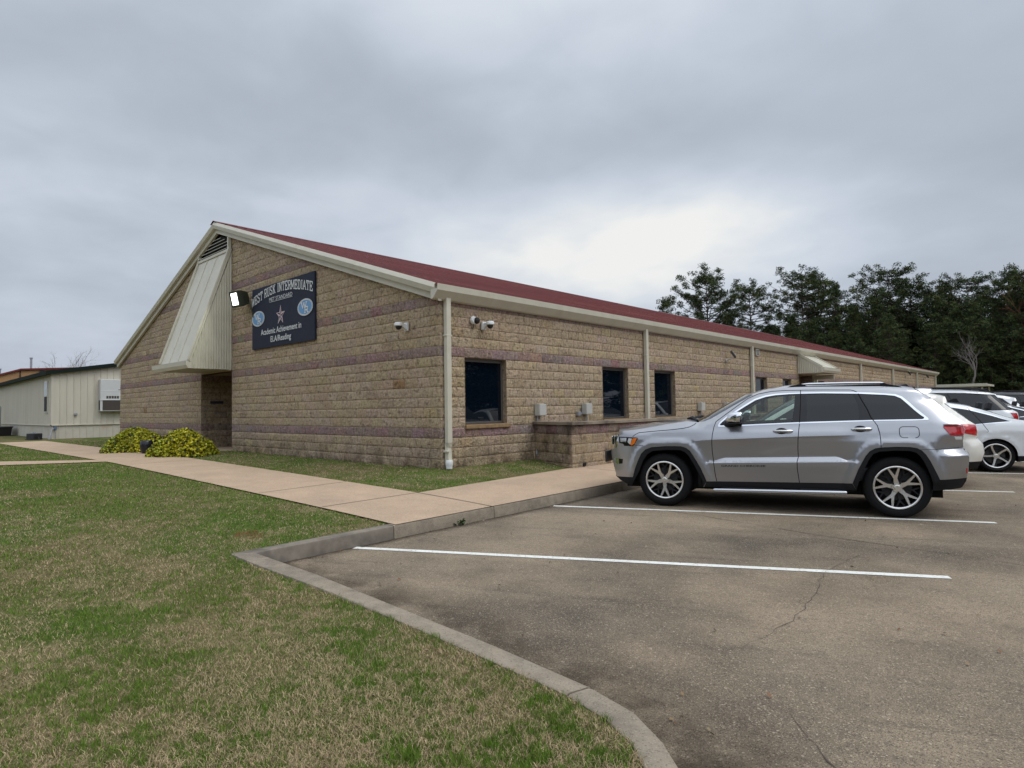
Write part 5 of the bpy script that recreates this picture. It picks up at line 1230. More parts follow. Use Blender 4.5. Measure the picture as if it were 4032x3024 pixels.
DT1 = [(.737, 1.228), (.885, 1.343), (1.157, 1.549), (1.294, 1.61), (1.476, 1.644), (1.654, 1.652), (1.843, 1.651)]
DT2 = [(1.843, 1.651), (2.118, 1.647), (2.30, 1.642), (2.448, 1.638), (2.488, 1.627), (2.519, 1.608), (2.533, 1.589)]
G_ = .0095
gap = lambda pl, w_=G_: dict(n='panel_gap', m='gap', p=ribbon(pl, w_), off=-.009)
HD = [(-.704, 1.007), (-.389, 1.0), (-.373, .985), (-.421, .903), (-.449, .871), (-.593, .871), (-.617, .901), (-.688, .908)]
SUV = dict(hw=.94, cx=1.4575, Y=Ysuv, paint='silver', ax=(0, 2.915), wr=.385, ww=.26, rimr=.268, style='Y', rot=(-math.pi/2, math.pi/2+.14), step=.04,
 chains=[dict(n='front_skirt', m='clad', p=[(-.484, .284), (-.564, .304), (-.674, .345), (-.754, .393)], b=(-.12, 0)),
  dict(n='front_bumper', m='silver', p=[(-.754, .393), (-.792, .505), (-.836, .627), (-.873, .751), (-.847, .796), (-.783, .834)], b=(-.06, 0)),
  dict(n='grille', m='gloss', p=[(-.783, .834), (-.736, .953), (-.704, 1.037)], b=(-.12, 0)),
  dict(n='hood_front', m='silver', p=[(-.704, 1.037), (-.682, 1.093)], bf=lambda f: (-.13, .01+.02*f)),
  dict(n='hood', m='silver', p=[(-.682, 1.093), (-.564, 1.097), (-.324, 1.126), (.03, 1.192), (.325, 1.235), (.45, 1.222)], bf=lambda f: (-.13*(1-f), .03+.028*math.sin(math.pi*min(1, f*1.4)))),
  dict(n='cowl', m='clad', p=[(.45, 1.222), (.497, 1.217)], bf=lambda f: (-.20*f-.02, .03*(1-f)+.01)),
  dict(n='windshield', m='wind', p=[(.497, 1.217), (.569, 1.232), (.666, 1.271), (.973, 1.454), (1.234, 1.604)], bf=lambda f: (-.215+.05*f, .01)),
  dict(n='roof', m='silver', p=[(1.234, 1.604), (1.43, 1.666), (1.654, 1.696), (1.917, 1.698), (2.308, 1.69), (2.792, 1.679), (3.077, 1.652), (3.182, 1.633)], bf=lambda f: (-.165*max(0, 1-f*4), .045*min(1, f*4))),
  dict(n='spoiler', m='silver', p=[(3.182, 1.633), (3.286, 1.633), (3.367, 1.625), (3.384, 1.614), (3.355, 1.588), (3.302, 1.562), (3.278, 1.558)], b=(.06, .03)),
  dict(n='rear_window', m='tint', p=[(3.278, 1.558), (3.375, 1.495), (3.472, 1.388), (3.566, 1.266)], b=(.07, 0)),
  dict(n='tailgate', m='silver', p=[(3.566, 1.266), (3.626, 1.181), (3.666, 1.162), (3.682, 1.111), (3.662, 1.043), (3.653, .975), (3.653, .868), (3.657, .856)], b=(.07, 0)),
  dict(n='rear_bumper', m='silver', p=[(3.657, .856), (3.695, .805), (3.678, .602), (3.669, .523)], b=(.09, 0)),
  dict(n='rear_skirt', m='clad', p=[(3.669, .523), (3.661, .481), (3.613, .405), (3.587, .394), (3.339, .368), (3.282, .366)], b=(.05, 0))],
 bottom=ARRI[::-1][1:]+[(1.785, .326), (.727, .313)]+ARFI[::-1][:-1],
 regions=[
  dict(n='tail_light', m='red', p=[(3.429, 1.15), (3.445, 1.169), (3.625, 1.175), (3.664, 1.161), (3.679, 1.111), (3.660, 1.045), (3.499, 1.047), (3.475, 1.083)], off=.006),
  dict(n='reverse_light', m='whitelens', p=[(3.541, 1.031), (3.640, 1.027), (3.640, .988), (3.558, .992)], off=.002),
  dict(n='reflector', m='red', p=[(3.655, .640), (3.676, .640), (3.674, .575), (3.660, .575)], off=.003),
  dict(n='turn_signal', m='amber', p=[(-.453, .984), (-.386, .991), (-.423, .908), (-.465, .881), (-.495, .892)], off=.006),
  dict(n='headlight_lens', m='whitelens', p=[(-.520, .985), (-.466, .983), (-.488, .905), (-.502, .897), (-.535, .930)], off=.007), dict(n='headlight_lens', m='lampclear', p=[(-.672, .990), (-.555, .990), (-.565, .925), (-.600, .930), (-.660, .925)], off=.007),
  dict(n='headlight', m='gloss', p=HD, off=.004),
  dict(n='grille_frame', m='chrome', p=[(-.775, .835), (-.735, .950), (-.70, 1.009), (-.710, .908), (-.745, .835)], off=.002),
  dict(n='fog_lamp', m='gloss', p=[(-.70, .672), (-.622, .672), (-.634, .602), (-.70, .592)], off=-.002),
  dict(n='fog_bezel', m='chrome', p=[(-.802, .673), (-.70, .676), (-.70, .590), (-.748, .584)], off=.002),
  dict(n='window', m='clear', p=GF, off=-.004), dict(n='window', m='tint', p=GM, off=-.004), dict(n='window', m='tint', p=GQ, off=-.004),
  gap(DM[:3]+[DM[2]][:0], .009), gap(DR[:5], .011),
  dict(n='window_pillar', m='gloss', p=DLO_I, off=-.001),
  dict(n='window_trim', m='chrome', p=DLO_O, off=.004),
  dict(n='cladding', m='clad', p=ARF+ARFI[::-1], off=.010), dict(n='cladding', m='clad', p=ARR+ARRI[::-1], off=.010),
  dict(n='sill_cladding', m='clad', p=[(.596, .388), (.732, .392), (1.787, .412), (2.409, .424), (2.455, .335), (1.785, .31), (.727, .29), (.55, .29)], off=.0),
  dict(n='front_skirt_end', m='clad', p=[(-.80, .396), (-.459, .413), (-.40, .28), (-.80, .27)], off=0), dict(n='rear_skirt_end', m='clad', p=[(3.358, .504), (3.72, .525), (3.72, .34), (3.27, .34)], off=0),
  gap(DF), gap(DM[2:]), gap(DR[4:]), gap(DT1), gap(DT2),
  gap([(-.454, 1.009), (-.422, 1.04), (-.362, 1.07), (-.156, 1.091), (.144, 1.117), (.291, 1.136), (.377, 1.156), (.431, 1.184), (.456, 1.208)]),
  gap([(-.426, .887), (-.29, .881)], .006), gap([(3.14, .868), (3.30, .872), (3.60, .893)], .005), gap([(3.182, 1.633), (3.278, 1.558)], .008),
  gap(rrect(2.959, 3.171, 1.015, 1.153, .045)+[(3.05, 1.015)], .008),
  dict(n='door', m='silver', key='fdoor', p=DF[::-1]+DT1[1:]+DM[1:]), dict(n='door', m='silver', key='rdoor', p=DM[::-1]+DT2[1:]+DR[1:]+[(2.69, .885), (2.571, .78), (2.48, .602), (2.409, .424)])],
 creases=[[(.45, .957), (.68, .97), (1.79, 1.021), (2.55, 1.046)], [(.45, .963), (.68, .976), (1.79, 1.027), (2.55, 1.052)], [(.60, .6475), (2.44, .7012)], [(.60, .642), (2.44, .6955)]]+[[(x, .648+.0289*(x-.6)+.064*min(1, sm((x-.62)/.25)+.02)*min(1, sm((2.42-x)/.2)+.02)+.004+d) for x in np.linspace(.60, 2.44, 47)] for d in (-.003, .003)]+[[(3.36, .805), (3.69, .805)], [(3.36, .868), (3.65, .868)]],
 cabin=(.75, 3.25, 1.16, 1.62))
th1 = R(18.44); ux = Vector((math.cos(th1), math.sin(th1), 0)); nx_ = Vector((math.sin(th1), -math.cos(th1), 0))
O1 = Vector((4.714, .233, 0))+ux*1.4575-nx_*.94
suv, sp_ = vehicle('parked_suv', 'silver suv with black wheel arches and two-tone spoked rims, parked nearest the camera', 'suv', O1, th1, SUV)
for side in (-1, 1):
    for key, (x0, x1, z) in (('fdoor', (1.488, 1.728, 1.098)), ('rdoor', (2.426, 2.656, 1.126))):
        m = MB(); A = side_xyz(SUV, x0, z, .02, side); B = side_xyz(SUV, x1, z, .02, side); o_ = Vector((0, side*.022, 0))
        m.tube([A-o_*.6, A+Vector((.03, 0, 0))+o_*.5, A.lerp(B, .5)+o_, B-Vector((.03, 0, 0))+o_*.5, B-o_*.6], [.012, .017, .018, .018, .012], 10); m.build('handle', VM['chrome'], sp_[(key, side)], smooth=True, local=True)
        m = MB(); P = [side_xyz(SUV, x0+.10+.075*math.cos(q), z+.042*math.sin(q), .0015, side) for q in np.linspace(0, 6.283, 20)[:-1]]; m.add(P, [tuple(range(19)) if side < 0 else tuple(range(19))[::-1]]); m.build('handle_cup', VM['gap'], sp_[(key, side)], local=True)
    # mirror
    m = MB(); c0 = side_xyz(SUV, .98, 1.285, .13, side); V = []; n = 14
    for dx, rz_, ry in ((-.085, .018, .03), (-.078, .052, .07), (-.04, .078, .10), (.03, .084, .115), (.085, .080, .115), (.10, .070, .105)):
        V += [c0+Vector((dx+.02*math.sin(q), side*ry*math.copysign(abs(math.cos(q))**.6, math.cos(q)), rz_*math.copysign(abs(math.sin(q))**.6, math.sin(q)))) for q in np.linspace(0, 2*math.pi, n+1)[:-1]]
    m.add(V, [(i*n+k, i*n+(k+1) % n, (i+1)*n+(k+1) % n, (i+1)*n+k) for i in range(5) for k in range(n)]+[tuple(range(n)), tuple(range(5*n, 6*n))])
    mr = m.build('mirror', VM['chrome'], suv, smooth=True, local=True)
    m = MB(); m.tube([side_xyz(SUV, .87, 1.185, -.01, side), side_xyz(SUV, .93, 1.20, .10, side), side_xyz(SUV, 1.0, 1.205, .16, side)], [.035, .032, .03], 8); m.box(c0.x-.08, c0.x+.10, c0.y-.105, c0.y+.105, 1.196, 1.216); m.build('mirror_foot', VM['clad'], mr, local=True, bevel=.01)
    # running board tube with treads, roof rail
    m = MB(); y = side*(.94+.045); m.tube([(x-SUV['cx'], y, z) for x, z in ((.69, .272), (.71, .272), (1.5, .286), (2.32, .301), (2.342, .301))], [.024, .029, .029, .029, .024], 14); rb = m.build('running_board', VM['tube'], suv, smooth=True, local=True)
    m = MB()
    for a, b in ((.82, 1.58), (1.80, 2.26)): m.box(a-SUV['cx'], b-SUV['cx'], y-side*.026-.020, y-side*.026+.020, .300+.018*(a-.7), .318+.018*(a-.7))
    for a in (.8, 1.5, 2.2): m.tube([(a-SUV['cx'], y, .28), (a-SUV['cx'], side*.7, .33)], .018, 6)
    m.build('tread', VM['clad'], rb, local=True)
    yr = side*(.94+Ysuv(1.9, 1.69)-.035); m = MB(); m.add([(x-SUV['cx'], yr+d, z) for d in (-.018, .018) for x, z in ((1.654, 1.69), (1.725, 1.717), (1.822, 1.735), (1.875, 1.737), (1.925, 1.708), (2.80, 1.706), (2.84, 1.728), (2.897, 1.704), (3.011, 1.678), (3.077, 1.650), (2.75, 1.66), (1.95, 1.68))], [tuple(range(12))[::-1], tuple(range(12, 24))]+[(i, (i+1) % 12, 12+(i+1) % 12, 12+i) for i in range(12)]); rr_ = m.build('roof_rail', VM['clad'], suv, local=True)
    m = MB(); m.tube([(1.86-SUV['cx'], yr, 1.733), (1.95-SUV['cx'], yr, 1.737), (2.4-SUV['cx'], yr, 1.737), (2.80-SUV['cx'], yr, 1.728), (2.85-SUV['cx'], yr, 1.722)], [.008, .014, .014, .014, .008], 8); m.build('rail_bar', VM['chrome'], rr_, smooth=True, local=True)
    m = MB(); m.tube([side_xyz(SUV, .27, 1.262, -.45, side), side_xyz(SUV, .36, 1.272, -.30, side), side_xyz(SUV, .455, 1.232, -.12, side)], [.02, .035, .02], 6); m.build('wiper_cowl', VM['clad'], suv, local=True)
# door lettering
TV, TF = text_polys('GRAND CHEROKEE', .575, .026); TV[:, 0] += .800
m = MB(); m.add([side_xyz(SUV, x, .599+z+(x-.8)*.022, .0025) for x, z in TV], TF); m.build('lettering', VM['gap'], sp_[('fdoor', -1)], local=True)
TV[:, 0] = .800+1.375-TV[:, 0]
m = MB(); m.add([side_xyz(SUV, x, .599+z+(x-.8)*.022, .0025, 1) for x, z in TV], [f[::-1] for f in TF]); m.build('lettering', VM['gloss'], sp_[('fdoor', 1)], local=True)
m = MB(); m.box(-.975-SUV['cx'], -.945-SUV['cx'], -.62, .62, .60, .77); m.build('plate_bracket', VM['plate'], suv, local=True, bevel=.008)
m = MB()
for k in range(7): y = -.45+k*.15; m.box(-.90-SUV['cx'], -.875-SUV['cx'], y-.045, y+.045, .86, 1.0)
m.build('grille_slot', VM['chrome'], suv, local=True, bevel=.015)
m = MB(); m.box(3.70-SUV['cx'], 3.735-SUV['cx'], -.16, .16, .88, 1.04); m.build('licence_plate', VM['whitelens'], suv, local=True, bevel=.005)

# ---- the other cars in the row
def Ygen(beltz, roofz, topx, topz, rearz, rearx, frontx, arches, crease, tum=.24, rearr=(.30, .18)):
    def Y(x, z):
        y = float(np.interp(z, [.2, .36, .55, beltz-.25, beltz-.1, beltz, roofz], [-.03, .0, .015, .02, .012, -.01, -tum]))
        c = z-(crease+.02*(x-1)); y += .012*math.exp(-abs(c)/.05)
        for ax_, ra in arches: d = abs(math.hypot(x-ax_, z-.34)-ra); y += .016*(1-sm(d/.09))
        t = min(1, max(0, (x-frontx)/.60)); y -= .30*(1-t)**2.3
        xr = float(np.interp(z, rearz, rearx)); t = min(1, max(0, (xr-x)/rearr[0])); y -= rearr[1]*(1-t)**2.2
        zt = float(np.interp(x, topx, topz)); t = min(1, max(0, (zt-z)/.07)); y -= .06*(1-t)**2
        return y
    return Y
def gen_spec(kind, paint):
    if kind == 'suv':        # medium SUV with body-colour rear spoiler
        wb, ra = 2.85, .41
        front = [(-.42, .30), (-.74, .33), (-.84, .55), (-.86, .75), (-.80, .95)]
        hood = [(-.80, .95), (-.4, 1.04), (.1, 1.09), (.46, 1.12)]; ws = [(.46, 1.12), (.85, 1.36), (1.28, 1.60)]
        roof = [(1.28, 1.60), (1.6, 1.66), (2.3, 1.68), (2.9, 1.645), (3.08, 1.62)]; sp = [(3.08, 1.62), (3.44, 1.545), (3.45, 1.45), (3.40, 1.43)]
        rw = [(3.40, 1.43), (3.72, 1.13)]; tg = [(3.72, 1.13), (3.80, 1.07), (3.82, .90), (3.80, .84)]; rb = [(3.80, .84), (3.88, .74), (3.90, .60), (3.86, .47)]; rs = [(3.86, .47), (3.80, .33), (3.35, .30)]
        dlo = [(.62, 1.12), (.95, 1.33), (1.32, 1.53), (1.6, 1.58), (2.3, 1.59), (2.8, 1.565), (3.0, 1.52), (3.22, 1.33), (3.28, 1.22), (2.7, 1.17), (1.4, 1.12)]
        lamp = [(3.42, 1.06), (3.60, 1.09), (3.795, 1.07), (3.815, .98), (3.80, .89), (3.62, .93), (3.50, 1.0)]
        tail = [rw, tg, rb, rs]; belt, rz_ = 1.12, 1.66; wr, rimr = .36, .235; hw_ = .92; crease = .92; style = 'five'
    elif kind == 'big':      # full-size SUV, wraparound dark rear glass, roof rails
        wb, ra = 3.05, .44
        front = [(-.46, .34), (-.80, .37), (-.92, .6), (-.94, .85), (-.88, 1.08)]
        hood = [(-.88, 1.08), (-.4, 1.14), (.1, 1.17), (.5, 1.20)]; ws = [(.5, 1.20), (.9, 1.46), (1.25, 1.68)]
        roof = [(1.25, 1.68), (1.6, 1.745), (2.3, 1.76), (3.0, 1.735), (3.55, 1.665)]; sp = [(3.55, 1.665), (3.70, 1.63), (3.68, 1.58)]
        rw = [(3.68, 1.58), (3.95, 1.24)]; tg = [(3.95, 1.24), (4.06, 1.17), (4.08, .95), (4.05, .86)]; rb = [(4.05, .86), (4.14, .76), (4.15, .6), (4.1, .5)]; rs = [(4.1, .5), (4.0, .38), (3.6, .35)]
        dlo = [(.68, 1.20), (1.0, 1.42), (1.32, 1.61), (1.65, 1.66), (2.3, 1.675), (3.0, 1.655), (3.645, 1.595), (3.935, 1.245), (2.6, 1.225), (1.4, 1.20)]
        lamp = [(3.88, 1.16), (4.03, 1.15), (4.06, 1.05), (4.05, .98), (3.95, 1.02)]
        tail = [rw, tg, rb, rs]; belt, rz_ = 1.2, 1.74; wr, rimr = .39, .26; hw_ = .97; crease = 1.0; style = 'five'
    else:                    # low sedan with fastback roof
        wb, ra = 2.83, .385
        front = [(-.40, .22), (-.80, .24), (-.92, .42), (-.93, .58), (-.88, .70)]
        hood = [(-.88, .70), (-.5, .83), (.0, .92), (.52, .985)]; ws = [(.52, .985), (.95, 1.20), (1.38, 1.385)]
        roof = [(1.38, 1.385), (1.75, 1.44), (2.08, 1.425), (2.36, 1.375)]; sp = [(2.36, 1.375), (2.5, 1.335)]
        rw = [(2.5, 1.335), (2.78, 1.235), (3.10, 1.105), (3.24, 1.07)]; tg = [(3.24, 1.07), (3.45, 1.035), (3.78, 1.01), (3.84, .96), (3.82, .78)]; rb = [(3.82, .78), (3.87, .66), (3.87, .48), (3.82, .36)]; rs = [(3.82, .36), (3.75, .25), (3.30, .22)]
        dlo = [(.70, .985), (1.0, 1.14), (1.4, 1.305), (1.75, 1.36), (2.08, 1.345), (2.40, 1.285), (2.80, 1.155), (3.10, 1.04), (2.90, 1.025), (2.50, .985), (1.5, .965)]
        lamp = [(3.60, .98), (3.80, .97), (3.82, .90), (3.80, .84), (3.62, .90)]
        tail = [rw, tg, rb, rs]; belt, rz_ = 1.0, 1.42; wr, rimr = .335, .245; hw_ = .905; crease = .80; style = 'hook'
    topx = [p[0] for p in hood+ws[1:]+roof[1:]+sp[1:2]]; topz = [p[1] for p in hood+ws[1:]+roof[1:]+sp[1:2]]
    rr2 = sorted([(z, x) for c in tail for x, z in c])
    if kind == 'sedan': rr2 = [(z, x) for z, x in rr2 if z < .98]+[(.99, 3.84), (1.5, 3.9)]
    Y = Ygen(belt, rz_, topx, topz, [a for a, b in rr2], [b for a, b in rr2], front[2][0]-.06, ((0, ra), (wb, ra)), crease)
    zb = front[0][1]; arch = lambda cx_, r: arc_pts(cx_, wr, r, R(-2), R(182), 16)
    a_in = ra-.03
    az = lambda cx_: [(cx_+a_in, zb)]+arc_pts(cx_, wr, a_in, 0, math.pi, 16)+[(cx_-a_in, zb)]
    ARR_, ARF_ = az(wb), az(0)
    front[0] = (-a_in, zb); rs[-1] = (wb+a_in, zb)
    off = lambda k: [(x, z) for x, z in dlo]
    cxd = sum(p[0] for p in dlo)/len(dlo); czd = sum(p[1] for p in dlo)/len(dlo)
    trim = [(x+(.02 if x > cxd else -.02), z+(.018 if z > czd else -.014)) for x, z in dlo]
    ring = lambda cx_: [(cx_+ra+.01, zb-.02)]+arc_pts(cx_, wr, ra+.012, 0, math.pi, 16)+[(cx_-ra-.01, zb-.02)]
    bx = lambda x: (1.75 if kind != 'sedan' else 1.72)
    pz = belt+.0; dm = [(1.74, rz_-.04), (1.72, belt), (1.70, .7), (1.72, .36)]
    regs = [dict(n='tail_light', m='red', p=lamp, off=.006)]
    xq = dlo[-4][0]-(.30 if kind != 'big' else .9)
    gfp = [p for p in dlo]
    regs += [dict(n='window_pillar', m='gloss', p=ribbon([(1.78, rz_), (1.74, belt-.05)], .09), off=-.001)] if False else []
    regs += [dict(n='panel_gap', m='gap', p=ribbon([(1.76, rz_-.05), (1.74, belt-.02), (1.72, .7), (1.74, zb+.12)], .010), off=-.008)]
    regs += [dict(n='panel_gap', m='gap', p=ribbon([(wb-.42, rz_-.09), (wb-.22, belt+.02), (wb-.12, belt-.16), (wb-.14, .82)], .010), off=-.008)]
    regs += [dict(n='window', m='tint', p=dlo, off=-.004), dict(n='window_trim', m='chrome' if kind == 'sedan' else 'clad', p=trim, off=.002)]
    regs += [dict(n='panel_gap', m='gap', p=rrect(wb-.02, wb+.22, crease+.05, crease+.19, .04)+[(wb+.1, crease+.05)], off=-.003)] if False else []
    if kind != 'sedan': regs += [dict(n='cladding', m='clad', p=ring(0)+[(a, b) for a, b in az(0)][::-1], off=.008), dict(n='cladding', m='clad', p=ring(wb)+az(wb)[::-1], off=.008)]
    regs += [dict(n='sill_cladding', m='clad', p=[(ra, zb-.05), (wb-ra, zb-.05), (wb-ra, zb+.09), (ra, zb+.09)], off=0)] if kind != 'sedan' else []
    regs += [dict(n='rear_skirt_end', m='clad', p=[(wb+ra-.05, zb-.05), (wb+1.2, zb-.05), (wb+1.2, rb[-1][1]), (wb+ra-.05, rb[-1][1]-.02)], off=0)]
    regs += [dict(n='headlight', m='lampclear', p=[(front[3][0], front[3][1]+.02), (front[3][0]+.34, front[3][1]+.12), (front[3][0]+.36, front[3][1]+.2), (front[3][0]-.1, front[3][1]+.2)], off=.003)]
    regs += [dict(n='door', m=paint, key='fdoor', p=[(.66, zb+.10), (.60, belt-.2), (.66, belt+.02), (1.3, rz_-.06), (1.76, rz_-.05), (1.74, belt-.02), (1.72, .7), (1.74, zb+.10)]),
             dict(n='door', m=paint, key='rdoor', p=[(1.74, zb+.10), (1.72, .7), (1.74, belt-.02), (1.76, rz_-.05), (wb-.42, rz_-.09), (wb-.22, belt+.02), (wb-.12, belt-.16), (wb-.14, .82), (wb-ra-.06, zb+.10)])]
    P_ = paint; up = .04
    return dict(hw=hw_, cx=wb/2, Y=Y, paint=paint, ax=(0, wb), wr=wr, ww=.24, rimr=rimr, style=style, rot=(.3, math.pi/2+.36), step=.07, kind=kind, wb=wb,
     chains=[dict(n='front_bumper', m=P_, p=front, b=(-.12, 0)), dict(n='hood', m=P_, p=hood, bf=lambda f: (-.12*(1-f), .05)), dict(n='windshield', m='wind', p=ws, b=(-.16, .02)),
      dict(n='roof', m=P_, p=roof, bf=lambda f: (-.15*max(0, 1-4*f), up)), dict(n='spoiler', m=P_, p=sp, b=(.02, .04)), dict(n='rear_window', m='tint', p=rw, b=(.06, .02)),
      dict(n='tailgate', m=P_, p=tg, b=(.08, .0)), dict(n='rear_bumper', m=P_, p=rb, b=(.10, 0)), dict(n='rear_skirt', m='clad', p=rs, b=(.04, 0))],
     bottom=ARR_[1:-1]+[(wb-a_in, zb), (a_in, zb)]+ARF_[1:-1], regions=regs, cabin=(.75, wb+.2, belt-.03, rz_-.1))
def park(name, label, kind, paint, rear, thd, cat, extras=True):
    """rear: world point of the rearmost point of the left flank."""
    S = gen_spec(kind, paint); th = R(thd); u = Vector((math.cos(th), math.sin(th), 0)); n_ = Vector((math.sin(th), -math.cos(th), 0))
    xr = max(p[0] for c in S['chains'] for p in c['p']); O = Vector((*rear, 0))-u*xr-n_*(-.12)*0+u*S['cx']-n_*(S['hw']-.14)
    t, pr = vehicle(name, label, cat, O, th, S); Y = S['Y']
    for side in (-1, 1):
        for key, x in (('fdoor', 1.5), ('rdoor', S['wb']-.42)):
            z = S['regions'][3]['p'][0][1]-.13 if False else (1.0 if kind != 'sedan' else .86); m = MB(); A = side_xyz(S, x-.1, z, .03, side); B = side_xyz(S, x+.1, z+.005, .03, side); m.tube([A-Vector((0, side*.02, 0)), A.lerp(B, .15), A.lerp(B, .85), B-Vector((0, side*.02, 0))], .014, 8)
            if (key, side) in pr: m.build('handle', VM['chrome'] if kind != 'sedan' else VM[paint], pr[(key, side)], smooth=True, local=True)
        m = MB(); c0 = side_xyz(S, .86, 1.13 if kind != 'sedan' else 1.0, .12, side); m.box(c0.x-.06, c0.x+.07, c0.y-.1, c0.y+.1, c0.z-.05, c0.z+.07); m.build('mirror', VM[paint], t, local=True, bevel=.03)
        if kind == 'big':
            y = side*(S['hw']+Y(2.3, 1.72)-.06); m = MB(); m.tube([(1.45-S['cx'], y, 1.73), (1.6-S['cx'], y, 1.80), (2.4-S['cx'], y, 1.815), (3.3-S['cx'], y, 1.775), (3.5-S['cx'], y, 1.70)], [.018, .026, .026, .026, .018], 8); m.build('roof_rail', VM['clad'], t, smooth=True, local=True)
    if kind == 'sedan':
        m = MB(); m.add([(x-S['cx'], y, z) for y, k in ((-.035, 1), (.035, 1)) for x, z in ((2.18, 1.46), (2.32, 1.525), (2.37, 1.53), (2.42, 1.43))], [(0, 1, 2, 3), (7, 6, 5, 4), (0, 4, 5, 1), (1, 5, 6, 2), (2, 6, 7, 3)]); m.build('antenna_fin', VM[paint], t, local=True, bevel=.012)
    if kind == 'big':
        m = MB(); m.add([(x-S['cx'], y, z) for y in (-.45, .45) for x, z in ((1.40, 1.76), (1.62, 1.93), (1.80, 1.95), (1.92, 1.79))], [(0, 1, 2, 3), (7, 6, 5, 4), (0, 4, 5, 1), (1, 5, 6, 2), (2, 6, 7, 3)]); m.build('roof_fairing', VM['clad'], t, local=True, bevel=.02)
    m = MB(); xr_ = xr-S['cx']; zc = .93 if kind != 'sedan' else .78; m.box(xr_-.03, xr_+.03, -.16, .16, zc-.08, zc+.08); m.build('licence_plate', VM['whitelens'], t, local=True, bevel=.004)
    return t
park('parked_suv', 'pearl white suv mostly hidden behind the silver suv, only its tail showing', 'suv', 'pearl', (7.99, 4.95), 18.5, 'suv')
park('parked_sedan', 'low white sedan with black and silver hooked-spoke wheels at the right edge', 'sedan', 'whitep', (8.80, 8.60), 18.5, 'sedan')
park('parked_suv', 'large white suv with black roof rails and dark wraparound glass beyond the white sedan', 'big', 'whitep', (8.08, 11.8), 18.5, 'suv')
park('parked_sedan', 'charcoal dark car seen between the dark-glassed white suv and the right edge', 'sedan', 'darkp', (8.95, 15.4), 18.5, 'sedan')
park('parked_suv', 'white suv roof showing above the charcoal car, far along the row', 'suv', 'whitep', (7.98, 19.0), 18.5, 'suv')
park('parked_suv', 'dark suv farthest along the row, its roof at the right edge of the photo', 'big', 'darkp', (8.75, 22.6), 18.5, 'suv')
# ------------------------------------------------------------------ grass blades (nobody could count them)
def vnoise(x, y, sc, seed):
    g = np.random.default_rng(seed).random((64, 64)); u, v = x*sc+100, y*sc+100
    i, j = np.floor(u).astype(int), np.floor(v).astype(int); f, h = u-i, v-j; f = f*f*(3-2*f); h = h*h*(3-2*h)
    a = lambda p, q: g[p % 64, q % 64]
    return (a(i, j)*(1-f)+a(i+1, j)*f)*(1-h)+(a(i, j+1)*(1-f)+a(i+1, j+1)*f)*h
def on_lawn(x, y):
    kx = 3.33-.035*y-.17
    main = (x < kx) & (y < -.04) & (y > -5.62)
    main &= ~((y > -3.61+.02*np.sin(9*x)) & (y < -1.94+.02*np.sin(7*x)))
    main &= ~((y >= -1.94) & (x > 1.70-.09*(y+1.95)+.015*np.sin(11*y)))
    side = (x > .05) & (x < 1.70-.09*(y+1.95)+.015*np.sin(11*y)) & (y >= -.04) & (y < 2.72-.29*x)
    ky = np.interp(x, [p[0] for p in KERB[:11]], [p[1] for p in KERB[:11]])
    corner = (y < ky-.012+.05*vnoise(x, y, 13, 9)**2) & (x < 8.30) & (y > -60) & ((x < 8.2) | (y < -6.3)) & (y <= -5.47)
    corner |= (x < 3.4) & (y < -5.47)
    br = [(-9.0, -3.60), (-8.2, -3.60), (-9.4, -5.7), (-14, -10.2), (-14.9, -9.4), (-10.6, -5.15)]
    inb = np.zeros_like(x, bool); j = 5
    for i in range(6):
        xi, yi = br[i]; xj, yj = br[j]; inb ^= ((yi > y) != (yj > y)) & (x < (xj-xi)*(y-yi)/(yj-yi+1e-9)+xi); j = i
    left = (x < -20.9) & (y > -1.9) & (y < 6)
    return (main | side | corner | (left & (x > -27.2))) & ~inb
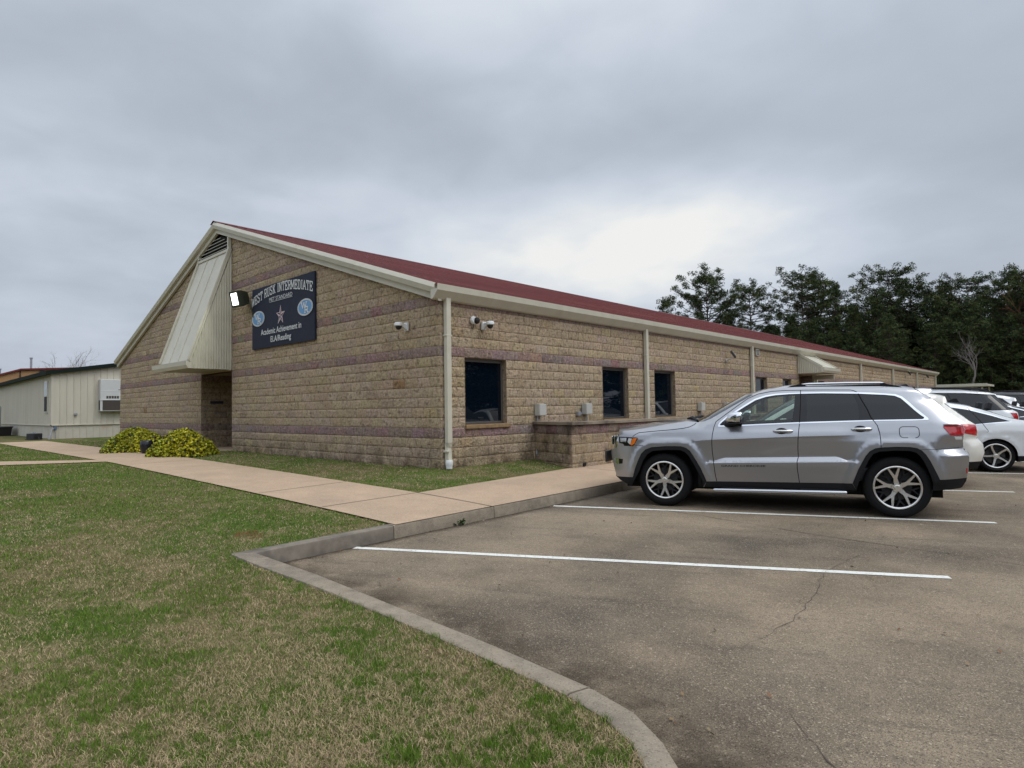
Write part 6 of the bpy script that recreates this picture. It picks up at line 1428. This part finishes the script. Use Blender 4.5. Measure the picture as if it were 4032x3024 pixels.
def grass(name, n, r0, r1, power, hgt, wid, seed, az0=-95, az1=8):
    rg = np.random.default_rng(seed)
    u = rg.random(n)
    r = r0*(r1/r0)**u if power == 2 else np.sqrt(r0**2+u*(r1**2-r0**2))
    az = np.radians(rg.uniform(az0, az1, n)); x = 9.30+r*np.sin(az); y = -7.92+r*np.cos(az)
    ok = on_lawn(x, y); x, y, r = x[ok], y[ok], r[ok]; n = len(x)
    z = h_lawn(np.minimum(x, 3.36), np.where(y < -5.45, -5.2, y))-.004
    n1 = vnoise(x, y, .7, 3)*.45+vnoise(x, y, 2.1, 4)*.55; n2 = vnoise(x, y, 4.5, 5)*.55+vnoise(x, y, 11, 6)*.45
    n3 = vnoise(x, y, 24, 8)
    far = np.clip((3.4-x)/3.2, 0, 1)*np.clip((y+7.1)/1.7, 0, 1)
    gr = np.clip((n1-.50)*1.15+(n2-.5)*1.7+(n3-.5)*1.5+.31+.62*far, 0, 1)
    near_wall = (y > -1.94); gr = np.where(near_wall, np.clip(.35+(n2-.5)*2+.5*np.exp(-np.minimum(np.abs(y+.1), np.abs(y+1.9))/.25), 0, 1), gr)
    isg = rg.random(n) < (.12+.80*gr)
    straw = np.array((.54, .41, .255)); straw2 = np.array((.33, .25, .15)); grn = np.array((.075, .165, .012)); grn2 = np.array((.15, .245, .03)); olive = np.array((.27, .24, .09))
    k = rg.random((n, 1)); S = straw*k+straw2*(1-k); Gc = grn*k+grn2*(1-k); ol = (rg.random(n) < .25)[:, None]
    T = np.where(isg[:, None], Gc, S); T = np.where(ol, .5*T+.5*olive, T)*rg.uniform(.7, 1.2, (n, 1))
    red = (np.hypot(x-2.72, (y+4.98)*1.6) < .22)[:, None] & (rg.random((n, 1)) < .8); T = np.where(red, np.array((.22, .085, .035)), T)
    yel = (np.hypot(x-7.05, y+7.62) < .09)[:, None] & (rg.random((n, 1)) < .8); T = np.where(yel, np.array((.50, .30, .05)), T)
    h = hgt*rg.uniform(.5, 1.25, n)*np.where(isg, .85+.35*gr, 1.0); w_ = wid*rg.uniform(.7, 1.3, n)*np.maximum(1, r/4.0)
    a = rg.uniform(0, 2*np.pi, n); lean = np.where(isg, rg.uniform(.15, .9, n), rg.uniform(.5, 1.45, n)); b = a+rg.normal(0, .9, n)
    d1 = np.stack([np.cos(a)*np.sin(lean*.6), np.sin(a)*np.sin(lean*.6), np.cos(lean*.6)], 1); d2 = np.stack([np.cos(b)*np.sin(lean*1.25), np.sin(b)*np.sin(lean*1.25), np.cos(lean*1.25)], 1)
    P0 = np.stack([x, y, z], 1); P1 = P0+d1*(h*.5)[:, None]; P2 = P1+d2*(h*.55)[:, None]; P2[:, 2] = np.maximum(P2[:, 2], z+.004)
    q = rg.uniform(0, np.pi, n); sv = np.stack([np.cos(q), np.sin(q), 0*q], 1)*(w_/2)[:, None]
    V = np.stack([P0-sv, P0+sv, P1+sv*.85, P1-sv*.85, P2+sv*.3, P2-sv*.3], 1).reshape(-1, 3)
    i = np.arange(n)*6; F = np.concatenate([np.stack([i, i+1, i+2, i+3], 1), np.stack([i+3, i+2, i+4, i+5], 1)])
    o = np_mesh(name, V, F, 'blade', np.repeat(T, 6, 0)); o['kind'] = 'stuff'; return o
grass('grass', 1100000, 1.25, 34, 2, .028, .0027, 71)
